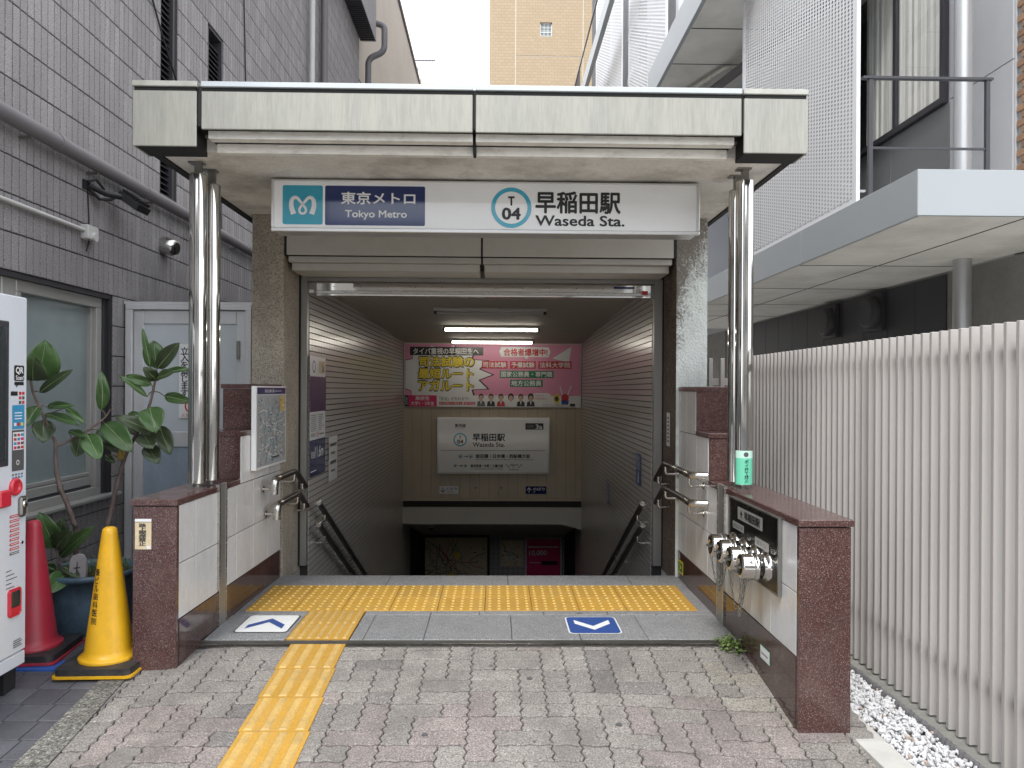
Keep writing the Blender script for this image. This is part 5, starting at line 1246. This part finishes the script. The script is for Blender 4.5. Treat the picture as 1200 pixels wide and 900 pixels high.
TRUNKS = [([(-2.701, 4.4, 1.429), (-2.686, 4.4, 1.36), (-2.651, 4.4, 1.281), (-2.621, 4.4, 1.212), (-2.587, 4.4, 1.123), (-2.557, 4.4, 1.073), (-2.556, 4.4, 0.965), (-2.541, 4.4, 0.866)],0.007,0.012),([(-2.554, 4.4, 0.915), (-2.53, 4.4, 0.811), (-2.501, 4.42, 0.716), (-2.477, 4.45, 0.594), (-2.482, 4.48, 0.554), (-2.491, 4.5, 0.349)],0.012,0.015),([(-2.542, 4.4, 1.052), (-2.487, 4.44, 1.086), (-2.429, 4.48, 1.129), (-2.36, 4.5, 1.184), (-2.331, 4.52, 1.219), (-2.303, 4.52, 1.262)],0.009,0.004),([(-2.119, 4.7, 1.447), (-2.135, 4.7, 1.369), (-2.157, 4.7, 1.279), (-2.204, 4.7, 1.167), (-2.228, 4.7, 1.111), (-2.277, 4.7, 1.021), (-2.31, 4.7, 0.943), (-2.337, 4.7, 0.842)],0.007,0.013),([(-2.325, 4.7, 0.884), (-2.355, 4.7, 0.785), (-2.375, 4.68, 0.64), (-2.388, 4.66, 0.533), (-2.395, 4.64, 0.378), (-2.408, 4.62, 0.212)],0.013,0.016),([(-2.592, 4.46, 0.44), (-2.563, 4.44, 0.41), (-2.557, 4.44, 0.351), (-2.554, 4.44, 0.293)],0.005,0.008)]
for pts, r0, r1 in TRUNKS:
    q = []
    for i in range(len(pts)-1):
        for k in range(4):
            s_ = k/4; p0, p1, p2, p3 = [Vector(pts[max(0, min(len(pts)-1, i+d))]) for d in (-1, 0, 1, 2)]
            q.append(.5*((2*p1)+(-p0+p2)*s_+(2*p0-5*p1+4*p2-p3)*s_*s_+(-p0+3*p1-3*p2+p3)*s_**3))
    q.append(Vector(pts[-1])); n = len(q)
    MB().mt('bark').tube(q, [r0+(r1-r0)*k/(n-1)+jit(.0007) for k in range(n)], 9).build('stem', pl)
def leaf(B, T, w_, sh, cup=.16):
    B, T = Vector(B), Vector(T); ax = T-B; L_ = ax.length; ax.normalize()
    view = (Vector((0, 0, 1.39))-(B+T)/2).normalized(); view = (view+Vector((jit(.25), jit(.2), .25+jit(.2)))).normalized()
    if sh == 0: pass
    s_ = ax.cross(view).normalized(); nn = s_.cross(ax).normalized()
    b = MB(); b.mt({0: 'leaf_under', 1: 'leaf', 2: 'leaf_old'}[sh]); b.smooth = True
    N = 12; K = 4; droop = L_*R.uniform(.04, .13); rows = []
    for i in range(N+1):
        t_ = i/N; wd = w_/2*(math.sin(PI*min(1, t_**.86))**.62 if 0 < t_ < 1 else 0)*(1.0 if t_ < .9 else 1-(t_-.9)*1.5); wd = max(wd, .0015)
        cpos = B+ax*L_*t_+nn*(droop*math.sin(PI*t_)-.0)
        row = []
        for k in range(-K, K+1):
            e = k/K; row.append(cpos+s_*wd*e+nn*(abs(e)**1.4*wd*cup*2.0-.0025*(e == 0)+.004*math.sin(t_*9+k)))
        rows.append(row)
    vs = [p for r_ in rows for p in r_]; W = 2*K+1
    b.add(vs, [(i*W+k, i*W+k+1, (i+1)*W+k+1, (i+1)*W+k) for i in range(N) for k in range(W-1)])
    lo = b.build('leaf', pl)
    m = lo.modifiers.new('thickness', 'SOLIDIFY'); m.thickness = .0012
    r = MB().mt('leaf_rib')
    for sd in (1, -1):
        P0 = []
        for i in range(N+1): P0.append(rows[i][K]+nn*(.0015*sd if sd > 0 else -.002))
        r.tube(P0, [.0022*(1-.75*i/N) for i in range(N+1)], 5)
    if sh != 2: r.build('midrib', lo)
    if False: pass
for L6 in LEAVES: leaf(L6[0:3], L6[3:6], L6[6], L6[7])
STEMPTS = [Vector(p) for pts, _, _ in TRUNKS for p in pts]
pet = MB().mt('bark')
for L6 in LEAVES:
    B = Vector(L6[:3]); near_ = min(STEMPTS, key=lambda p: (p-B).length)
    if .015 < (near_-B).length < .28: pet.tube([near_, near_.lerp(B, .5)+Vector((0, 0, .01)), B], [.0045, .0035, .0028], 6)
pet.build('leaf_stalk', pl, kind='stuff')
b = MB().mt('weed')
for k in range(420):
    a = R.uniform(0, 2*PI); r_ = .23*math.sqrt(R.random()); p = Vector((c[0]+r_*math.cos(a), c[1]+r_*math.sin(a), c[2]+.315)); h = R.uniform(.02, .075)
    q = p+Vector((jit(.04), jit(.04), h)); s_ = Vector((jit(1), jit(1), jit(.3))).normalized()*R.uniform(.005, .012); e = q+Vector((jit(.02), jit(.02), jit(.015)))
    b.poly([q-s_, q-(q-e)*.5+s_*.2, e, q+s_]); b.poly([p, p+Vector((.0015, 0, 0)), q])
b.build('ground_cover', pl, kind='stuff')
t = thing('name_stone', 'small grey rounded stone marker stuck in the blue pot', 'marker', (-2.44, 4.34, .25))
b = MB().mt('stone_tag'); pts = [(-.032, 0), (.032, 0), (.036, .06), (.034, .10), (.022, .125), (0, .132), (-.022, .125), (-.034, .10), (-.036, .06)]
b.poly([(-2.385+x_*1.25, 4.325+x_*.1, .275+z_*1.25) for x_, z_ in pts][::1], (0, .02, 0)); b.build('stone', t, fix=True)
bb = Board((-2.405, 4.320, .31), (1, 0.1, 0), (0, 0, 1), t, .001); bb.line([(.0, .05), (.035, .055)], .005, 'ink', 1); bb.line([(.02, .085), (.017, .03), (.004, .01)], .005, 'ink', 1.5); bb.line([(.018, .04), (.034, .012)], .005, 'ink', 2); bb.done()
# weeds
def weed(name, x, y, z, n, rad, hgt, label):
    t = thing(name, label, 'plant', (x, y, z)); b = MB().mt('weed')
    for k in range(n):
        a = R.uniform(PI*.5, PI*1.6); d = Vector((math.cos(a), math.sin(a)*.9, 0)); r_ = rad*R.uniform(.2, 1); h = hgt*R.uniform(.1, 1)*(1-.3*r_/rad)
        p = Vector((x, y, z))+d*r_+Vector((0, 0, h)); l = R.uniform(.010, .024); w1 = l*.42; f = Vector((jit(1), jit(1), jit(.7))).normalized(); s_ = f.cross(Vector((jit(.5), jit(.5), 1))).normalized()
        b.poly([p, p+f*l*.4+s_*w1, p+f*l, p+f*l*.45-s_*w1]); 
        if k % 5 == 0: b.poly([Vector((x, y, z)), Vector((x+.003, y, z)), p])
    b.build('leaves', t, kind='stuff')
weed('weed_clump', 1.325, 4.10, -.03, 300, .115, .075, 'green weed clump growing at the foot of the right low wall')
weed('weed_clump', -2.0, 5.2, -.05, 260, .22, .07, 'low weeds in the alley behind the left pier')

# ------------------------------------------------------------ right side: slabs, gravel, edging, fence
RS = MB().mt('side_pale')
RS.poly([(1.56, .4, -.33), (9, .4, -.33), (9, 30, -.33), (1.56, 30, -.33)]); 
RS.mt('conc_floor').box(1.57, 1.975, .6, 8.5, -.4, -.165)
rs = RS.build('side_ground', kind='structure')
for k in range(12):
    y0 = 1.4+k*.305; x0 = 1.585 if y0 > 3.0 else 1.665; zt_ = -.135 if y0 > 2.9 else -.135-(2.9-y0)*.06
    MB().mt('pale_slab').cbox(1.582+0, 1.712, y0+.002, y0+.303, -.2, zt_, .003).build('edge_slab', rs)
for k in range(8):
    y0 = 1.1+k*.605; MB().mt('conc_floor').cbox(1.975, 2.20, y0+.003, y0+.602, -.3, -.128, .004).build('kerb_slab', rs)
b = MB(); rr = random.Random(21)
ico = [(0, 0, 1), (.894, 0, .447), (.276, .851, .447), (-.724, .526, .447), (-.724, -.526, .447), (.276, -.851, .447), (.724, .526, -.447), (-.276, .851, -.447), (-.894, 0, -.447), (-.276, -.851, -.447), (.724, -.526, -.447), (0, 0, -1)]
icf = [(0,1,2),(0,2,3),(0,3,4),(0,4,5),(0,5,1),(1,6,2),(2,7,3),(3,8,4),(4,9,5),(5,10,1),(6,7,2),(7,8,3),(8,9,4),(9,10,5),(10,6,1),(11,7,6),(11,8,7),(11,9,8),(11,10,9),(11,6,10)]
for k in range(5200):
    y = rr.uniform(1.8, 5.6); x = rr.uniform(1.712, 1.955); s_ = rr.uniform(.007, .0165) if y < 4.4 else .016; z = -.15+rr.uniform(-.006, .026)
    q = Quaternion((rr.uniform(-1, 1), rr.uniform(-1, 1), rr.uniform(-1, 1), rr.uniform(-1, 1))); q.normalize(); sc_ = (rr.uniform(.8, 1.3), rr.uniform(.6, 1), rr.uniform(.5, .8))
    b.mt('gravel2' if rr.random() < .025 else 'gravel').add([Vector((x, y, z))+q @ Vector((p[0]*sc_[0], p[1]*sc_[1], p[2]*sc_[2]))*s_*(1+rr.uniform(-.2, .2)) for p in ico], icf)
b.build('white_gravel', kind='stuff', label=None); bpy.data.objects['white_gravel']['label'] = 'strip of white gravel between the right low wall and the fence'; bpy.data.objects['white_gravel']['category'] = 'gravel'
ed = thing('garden_edging', 'low dark edging of small round palings along the white gravel', 'edging', (1.965, 3.5, -.15))
me = MB().mt('edging').lathe((0, 0, 0), [(.0155, -.06), (.0155, .018), (.011, .026)], 10).mesh('paling')
for k in range(118):
    place(me, 'paling', ed, (1.958+jit(.001), 1.9+k*.0315, -.138+jit(.003)))
fe = thing('slat_fence', 'long fence of upright pale grey metal slats on the right', 'fence', (2.04, 4, -.13))
me = MB().mt('fence').cbox(0, .046, 0, .021, -.12, 1.672, .002).mesh('slat')
for k in range(62): place(me, 'slat', fe, (2.03, 1.62+k*.0735, 0))
for z in (.12, 1.52): MB().mt('fence').box(2.077, 2.11, 1.6, 6.2, z, z+.05).build('rail', fe)
for y in (2.2, 4.0, 5.9): MB().mt('fence').box(2.111, 2.16, y, y+.05, -.3, 1.6).build('fence_post', fe)
t = thing('picket_fence', 'short stretch of pale pickets seen between the right column and the posts', 'fence', (1.9, 6.25, 0))
for x in (1.775, 1.875, 1.975, 2.075): MB().mt('fence').cbox(x, x+.035, 6.24, 6.27, -.3, 1.665, .003).build('picket', t)
MB().mt('fence').box(1.60, 2.2, 6.272, 6.30, 1.44, 1.50).build('rail', t)
MB().mt('concrete').box(1.60, 2.25, 6.31, 6.36, -.4, .6).build('low_panel', t)

# ------------------------------------------------------------ right building
rb = thing('right_building', 'modern grey building on the right with white canopy slab and perforated screen', 'building', (4, 8, -.2))
b = MB().mt('wall_metal'); b.box(5.003, 9, 7.15, 26, 2.72, 16); b.mt('concrete').box(5.003, 9, 3.5, 26, -.4, 2.719); b.build('wall_core', rb)
# dark cladding on the ground floor, panel by panel
for k in range(13):
    y0 = 8.22+k*.62; MB().mt('wall_dark').cbox(4.985, 5.002, y0+.004, y0+.616, -.3, 2.70, .003).build('cladding_panel', rb, label='dark cladding panel')
for y, z in ((9.75, 2.43), (11.05, 2.43)):
    h = MB().mt('wall_dark'); h.lathe((4.98, y, z), [(.205, 0), (.215, .10), (.19, .14), (.17, .15)], 28, 'X'); h.build('vent_hood', rb, label='dark round vent hood')
    MB().mt('frame_dk').box(4.93, 4.983, y-.24, y+.24, z-.24, z+.24).build('vent_plate', rb)
# slab canopy
SX = 3.17; SY = 5.595; 
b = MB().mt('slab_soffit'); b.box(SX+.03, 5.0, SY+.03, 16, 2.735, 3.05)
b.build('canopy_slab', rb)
b = MB().mt('gap'); 
for y in (7.9, 9.7, 11.5, 13.3): b.box(SX+.05, 4.98, y, y+.012, 2.731, 2.736)
b.box(4.05, 4.06, SY+.05, 16, 2.7305, 2.7355); b.build('soffit_joint', rb, kind='stuff')
for y0, y1 in ((SY, 7.75), (7.76, 10.0), (10.01, 12.2), (12.21, 15.9)): MB().mt('slab_white').cbox(SX, SX+.03, y0, y1, 2.725, 3.075, .003).build('fascia_sheet', rb)
for x0, x1 in ((SX, 5.3), (5.31, 8.0)): MB().mt('slab_white').cbox(x0+.001, x1, SY-.002, SY+.028, 2.726, 3.076, .003).build('fascia_sheet', rb)
MB().mt('slab_white').box(SX+.031, 5.0, SY+.03, 15.9, 3.051, 3.070).build('canopy_top', rb)
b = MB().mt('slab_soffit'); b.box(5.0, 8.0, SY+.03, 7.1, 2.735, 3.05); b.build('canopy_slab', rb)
# perforated screens
def screen(x, y0, y1, z0, z1, pitch, r, parent, border=.07, n=8, lab=None, st=1.0):
    b = MB().mt('screen'); yy0, yy1, zz0, zz1 = y0+border, y1-.02, z0+.04, z1
    py = pitch*st; ny = int((yy1-yy0)/py); nz = int((zz1-zz0)/pitch); vs, fs = [], []
    yy1 = yy0+ny*py; zz1 = zz0+nz*pitch
    for i in range(ny):
        for j in range(nz):
            cy = yy0+(i+.5)*py; cz = zz0+(j+.5+(.5 if i % 2 else 0))*pitch; h = pitch/2; o = len(vs)
            for k in range(n):
                a = 2*PI*k/n; ca, sa = math.cos(a), math.sin(a); m_ = max(abs(ca), abs(sa)); vs.append((x, cy+h*st*ca/m_, cz+h*sa/m_))
            for k in range(n): a = 2*PI*k/n; vs.append((x, cy+r*st*.85*math.cos(a), cz+r*math.sin(a)))
            for k in range(n): q = (k+1) % n; fs.append((o+k, o+n+k, o+n+q, o+q))
            h_ = .003
    b.add(vs, fs)
    # corner fills of every cell are covered by a lattice of small squares
    b.build('perforated_sheet', parent, kind='stuff', label=lab)
    f = MB().mt('screen'); f.box(x-.004, x+.03, y0, yy0, z0, z1); f.box(x-.004, x+.03, yy1, y1, z0, z1); f.box(x-.004, x+.006, yy0, yy1, z0, zz0); 
    f.build('screen_frame', parent)
screen(3.19, 6.60, 9.72, 3.078, 7.6, .038, .0128, rb, st=1.75)
b = MB().mt('wall_metal'); b.box(4.6, 4.65, 9.65, 13, 3.08, 7.6); b.build('inner_screen', rb, label='pale wall behind the perforated screen')
# wall panels above the canopy + window
for y0, y1, z0, z1 in ((7.16, 8.17, 3.08, 4.62), (7.16, 8.17, 4.63, 6.2), (7.16, 8.17, 6.21, 8.0)): MB().mt('wall_metal').cbox(4.985, 5.002, y0, y1, z0, z1, .003).build('cladding_panel', rb)
for y0, y1 in ((8.18, 9.4), (9.41, 10.8), (10.81, 12.5), (12.51, 14.5)): MB().mt('wall_mid').cbox(4.985, 5.002, y0, y1, 3.08, 4.60, .003).build('cladding_panel', rb)
def rwindow(y0, y1, z0, z1, mull):
    f = MB().mt('frame_dk'); f.box(4.93, 5.0, y0, y1, z0-.07, z0); f.box(4.93, 5.0, y0, y0+.07, z0, z1); f.box(4.93, 5.0, y1-.3, y1, z0, z1)
    for m_ in mull: f.box(4.94, 5.0, m_-.035, m_+.035, z0, z1)
    f = f.build('window', rb); MB().mt('glass').box(4.985, 4.99, y0+.07, y1-.3, z0, z1).build('pane', f)
    c_ = MB().mt('curtain'); n = 120; yy = [y0+.1+(y1-y0-.5)*k/n for k in range(n+1)]; 
    for k in range(n): c_.poly([(4.9805-.004*math.sin(k*.9), yy[k], z0+.02), (4.9805-.004*math.sin((k+1)*.9), yy[k+1], z0+.02), (4.9805-.004*math.sin((k+1)*.9), yy[k+1], z1), (4.9805-.004*math.sin(k*.9), yy[k], z1)])
    return f, c_
# glass in front of the curtain: curtain 25 cm behind a see-through pane
def glassmat():
    m = bpy.data.materials.new('clear_window_glass'); m.use_nodes = True; t_ = m.node_tree; N = t_.nodes; L = t_.links; N.clear()
    o = N.new('ShaderNodeOutputMaterial'); mx_ = N.new('ShaderNodeMixShader'); tr = N.new('ShaderNodeBsdfTransparent'); gl = N.new('ShaderNodeBsdfGlossy'); fr = N.new('ShaderNodeFresnel'); fr.inputs[0].default_value = 1.6
    gl.inputs['Roughness'].default_value = .02; tr.inputs[0].default_value = (.95, .96, .96, 1)
    mx_.inputs[0].default_value = .17; L.new(tr.outputs[0], mx_.inputs[1]); L.new(gl.outputs[0], mx_.inputs[2]); L.new(mx_.outputs[0], o.inputs[0]); return m
M['clear'] = glassmat()
def rwin2(y0, y1, z0, z1, mull):
    f = MB().mt('frame_dk'); f.box(4.93, 4.999, y0, y1, z0-.07, z0); f.box(4.93, 4.999, y0, y0+.06, z0, z1); f.box(4.86, 4.999, y1-.12, y1, z0, z1)
    for m_ in mull: f.box(4.935, 4.999, m_-.035, m_+.035, z0, z1)
    f = f.build('window', rb); MB().mt('clear').poly([(4.955, y0+.06, z0), (4.955, y1-.12, z0), (4.955, y1-.12, z1), (4.955, y0+.06, z1)][::-1]).build('pane', f)
    c_ = MB().mt('curtain'); n = 90; yy = [y0+.06+(y1-y0-.2)*.86*k/n for k in range(n+1)]; X_ = lambda k: 4.972+.010*math.sin(k*.8)+.004*math.sin(k*1.9)
    for k in range(n): c_.poly([(X_(k), yy[k], z0+.02), (X_(k), yy[k], z1), (X_(k+1), yy[k+1], z1), (X_(k+1), yy[k+1], z0+.02)])
    c_.build('curtain', f); MB().mt('dark').box(4.992, 5.0015, y0+.05, y1-.1, z0, z1).build('dark_room', f)
rwin2(8.22, 10.45, 4.68, 7.8, [9.25]); rwin2(12.3, 13.8, 3.9, 5.6, [13.0])
b = MB().mt('col_paint'); b.tube([(4.70, 7.48, 3.05), (4.70, 7.48, 9)], .085, 24); b.build('column', rb, label='silver column above the canopy'); b = MB().mt('col_paint'); b.tube([(4.70, 7.48, -.3), (4.70, 7.48, 2.74)], .085, 24); b.build('column', rb, label='silver column below the canopy')
# brick pier
br = thing('brick_wall', 'strip of brown brick wall at the right edge above the canopy', 'wall', (5.05, 6.6, 3.1))
MB().mt('concrete').box(5.024, 5.4, 6.0, 7.14, 3.08, 8).build('wall_core', br)
bm_ = MB().mt('brick').cbox(0, .02, 0, .205, 0, .062, .003).mesh('brick'); fb = MB().mt('brick')
for j in range(60):
    for i in range(6):
        y = 6.0+(.11 if j % 2 else 0)+i*.215-.1; z = 3.09+j*.072
        if y+.06 > 7.14: continue
        if y+.205 > 7.14: MB().mt('brick').cbox(5.011, 5.031, y, 7.139, z, z+.062, .003).build('brick', br); continue
        if z < 5.2: place(bm_, 'brick', br, (5.011, y, z))
        else: fb.cbox(5.011, 5.031, y, y+.205, z, z+.062, .003)
fb.build('brick', br, kind='stuff')
# railing on the canopy
t = thing('balcony_railing', 'thin dark grey railing standing on the white canopy', 'railing', (3.7, 6.48, 3.07))
MB().mt('frame_dk').box(3.18, 4.33, 6.46, 6.51, 4.125, 4.145).build('top_rail', t); MB().mt('frame_dk').box(3.25, 4.27, 6.475, 6.495, 3.515, 3.533).build('lower_rail', t)
for x in (3.235, 4.27): MB().mt('frame_dk').box(x, x+.035, 6.468, 6.502, 3.07, 4.124).build('baluster', t)
for k in range(2): MB().mt('wall_metal').box(3.24, 3.42, 6.9+k*.12, 6.93+k*.12, 3.25+k*.09, 3.27+k*.09).build('bar', t)
# upper balcony and farther wing
up = thing('upper_balcony', 'sloping white edged balcony underside above the canopy of the station, right', 'balcony', (3, 11, 6.6))
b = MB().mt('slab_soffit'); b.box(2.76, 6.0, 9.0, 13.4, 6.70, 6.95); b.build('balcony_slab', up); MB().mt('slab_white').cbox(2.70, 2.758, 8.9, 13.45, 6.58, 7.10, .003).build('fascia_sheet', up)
b = MB().mt('gap'); b.box(2.77, 6, 10.9, 10.92, 6.695, 6.701); b.box(2.77, 6, 12.1, 12.115, 6.695, 6.701); b.build('soffit_joint', up, kind='stuff')
MB().mt('pipe').tube([(4.3, 9.2, 6.4), (3.45, 13.2, 6.45)], .07, 12).build('dark_pipe', up); MB().mt('trim').tube(arc_path([(4.6, 12.0, 6.6), (3.65, 12.0, 6.6), (3.2, 13.3, 6.6)], .1), .035, 10).build('bent_pipe', up)
MB().mt('wall_metal').box(3.0, 6.0, 13.46, 13.6, 3.0, 6.7).build('end_wall', up)
fw = thing('far_wing', 'farther wing of the right building with two white perforated screens', 'building', (3.3, 20, 0))
b = MB().mt('wall_dark'); b.box(3.75, 6, 13.7, 30, 3, 17); b.build('wall_core', fw)
screen(3.17, 14.1, 18.2, 6.9, 12.6, .075, .024, fw, .1, 8); screen(3.17, 19.2, 24.3, 7.5, 16.5, .09, .028, fw, .1, 8)
MB().mt('wall_metal').box(3.60, 3.64, 14.2, 18.1, 6.9, 12.6).build('inner_screen', fw); MB().mt('wall_metal').box(3.60, 3.64, 19.3, 24.2, 7.5, 16.5).build('inner_screen', fw)
b = MB().mt('slab_white'); b.hexa([(2.60, 16.0, 10.55), (2.72, 16.0, 10.55), (2.72, 27.5, 10.55), (2.60, 27.5, 10.55), (2.60, 16.0, 10.95), (2.72, 16.0, 10.95), (2.72, 27.5, 10.95), (2.60, 27.5, 10.95)]); b.build('far_fascia', fw)
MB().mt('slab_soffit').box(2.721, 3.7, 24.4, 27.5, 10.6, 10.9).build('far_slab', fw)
for k in range(9): MB().mt('frame_dk').box(2.66, 2.69, 24.6+k*.35, 24.63+k*.35, 10.95, 12.0).build('rail_post', fw)
MB().mt('frame_dk').box(2.655, 2.695, 19, 27.5, 12.0, 12.05).build('handrail', fw)
for z_ in (9.2, 10.3, 11.4): MB().mt('wall_metal').box(3.3, 3.7, 18.25, 19.15, z_, z_+.15).build('floor_edge', fw)
MB().mt('col_paint').tube([(3.42, 13.8, 6.9), (3.42, 13.8, 12)], .14, 16).build('column', fw)
# beige tower
tw = thing('beige_tower', 'tall beige tiled apartment tower in the middle distance', 'building', (2.5, 42, 0))
b = MB().mt('tower_tile'); 
wx0, wx1, wz0, wz1 = 2.22, 2.86, 20.29, 21.05
for x0, x1, z0, z1 in ((-.48, .89, -.4, 30), (.93, wx0, -.4, 19.22), (.93, wx0, 19.27, 30), (wx0, wx1, -.4, 19.22), (wx0, wx1, 19.27, wz0), (wx0, wx1, wz1, 30), (wx1, 4.50, -.4, 19.22), (wx1, 4.50, 19.27, 30), (4.54, 9, -.4, 30)): b.box(x0, x1, 40, 40.3, z0, z1)
b.box(-.48, 9, 40.3, 52, -.4, 30); b.build('wall', tw)
b = MB().mt('trim'); b.box(.89, .93, 40.03, 40.29, -.3, 30); b.box(4.50, 4.54, 40.03, 40.29, -.3, 30); b.box(.93, 4.50, 40.035, 40.29, 19.221, 19.269); b.build('joint_strip', tw)
f = MB().mt('alum_lt'); f.box(wx0, wx1, 40.1, 40.14, wz0, wz0+.05); f.box(wx0, wx1, 40.1, 40.14, wz1-.05, wz1); f.box(wx0, wx0+.05, 40.1, 40.14, wz0, wz1); f.box(wx1-.05, wx1, 40.1, 40.14, wz0, wz1)
for q in (1, 2): f.box(wx0+q*.213-.012, wx0+q*.213+.012, 40.1, 40.14, wz0+.05, wz1-.05); f.box(wx0+.05, wx1-.05, 40.105, 40.135, wz0+q*.253-.012, wz0+q*.253+.012)
f = f.build('window', tw); MB().mt('frost2').box(wx0, wx1, 40.15, 40.17, wz0, wz1).build('pane', f)
# cream building behind the tiled one
cb = thing('cream_building', 'cream rendered building beyond the grey tiled building on the left', 'building', (-4, 22, 0))
b = MB().mt('cream'); b.box(-9, -3.12, 16.0, 30, -.4, 13.4); b.build('wall', cb)
b = MB().mt('cream'); b.box(-9, -2.98, 16.05, 19.6, -.4, 13.0); b.build('bay', cb); MB().mt('gap').box(-3.2, -2.975, 16.04, 19.6, 8.0, 8.03).build('wall_joint', cb)
MB().mt('pipe').box(-9, -3.06, 16.0, 30.05, 13.4, 13.52).build('parapet_cap', cb)
f = MB().mt('frame_dk').box(-3.125, -3.10, 26.0, 27.6, 10.4, 11.9).build('window', cb); MB().mt('frost2').box(-3.10, -3.095, 26.1, 27.5, 10.5, 11.8).build('pane', f)
rl = thing('roof_railing', 'thin grey railing on a roof edge left of the sky gap', 'railing', (-3.2, 33, 14))
b = MB().mt('cream'); b.box(-9, -2.6, 31, 38, -.4, 14.05); b.build('roof_block', rl)
for k in range(9): MB().mt('frame_dk').box(-3.6+k*.12, -3.575+k*.12, 31.2, 31.23, 14.05, 15.05).build('rail_bar', rl)
MB().mt('frame_dk').box(-3.65, -2.62, 31.2, 31.24, 15.05, 15.09).build('top_rail', rl)
# street frontage behind the viewpoint, seen only in reflections
def frontage(x0, x1, h, m, label, y=-27, fl=3.1):
    t = thing('street_building', label, 'building', ((x0+x1)/2, y, 0)); MB().mt(m).box(x0, x1, y-6, y, -.4, h).build('wall', t)
    me = MB().mt('glass').box(0, 1.5, 0, .03, 0, 1.5).mesh('window'); z = 1.0
    while z+1.6 < h:
        x = x0+.8
        while x+1.6 < x1: place(me, 'window', t, (x, y, z)); x += 2.4
        z += fl
frontage(-26, -9.5, 13, 'opp_b', 'pale office building across the street, seen only in reflections')
frontage(-9, 3.5, 9.5, 'opp_a', 'brown shop building across the street, seen only in reflections')
frontage(4, 22, 15, 'opp_b', 'tall pale building across the street, seen only in reflections')

# repeats share a group
for nm, gr in (('steel_post', 'polished steel posts holding up the canopy'), ('handrail', 'dark handrails beside the stairs'), ('strip_lamp', 'strip lamps on the stairwell ceiling'),
               ('low_wall', 'low granite walls flanking the entrance'), ('traffic_cone', 'traffic cones beside the left pier'), ('direction_sign', 'small direction signs below the name board'),
               ('floor_arrow_sign', 'arrow stickers on the landing'), ('metal_disc', 'small metal knobs on the boards'), ('stairwell_wall', 'tiled side walls of the stairwell'), ('wall_map', 'maps on the lower passage wall'),
               ('wall_sticker', 'blue stickers on the right stairwell wall'), ('cable', 'thin black cables on the tiled building'), ('weed_clump', 'weeds growing at wall feet'), ('street_building', 'buildings across the street')):
    for o in bpy.data.objects:
        if o.parent is None and o.name.split('.')[0] == nm: o['group'] = gr
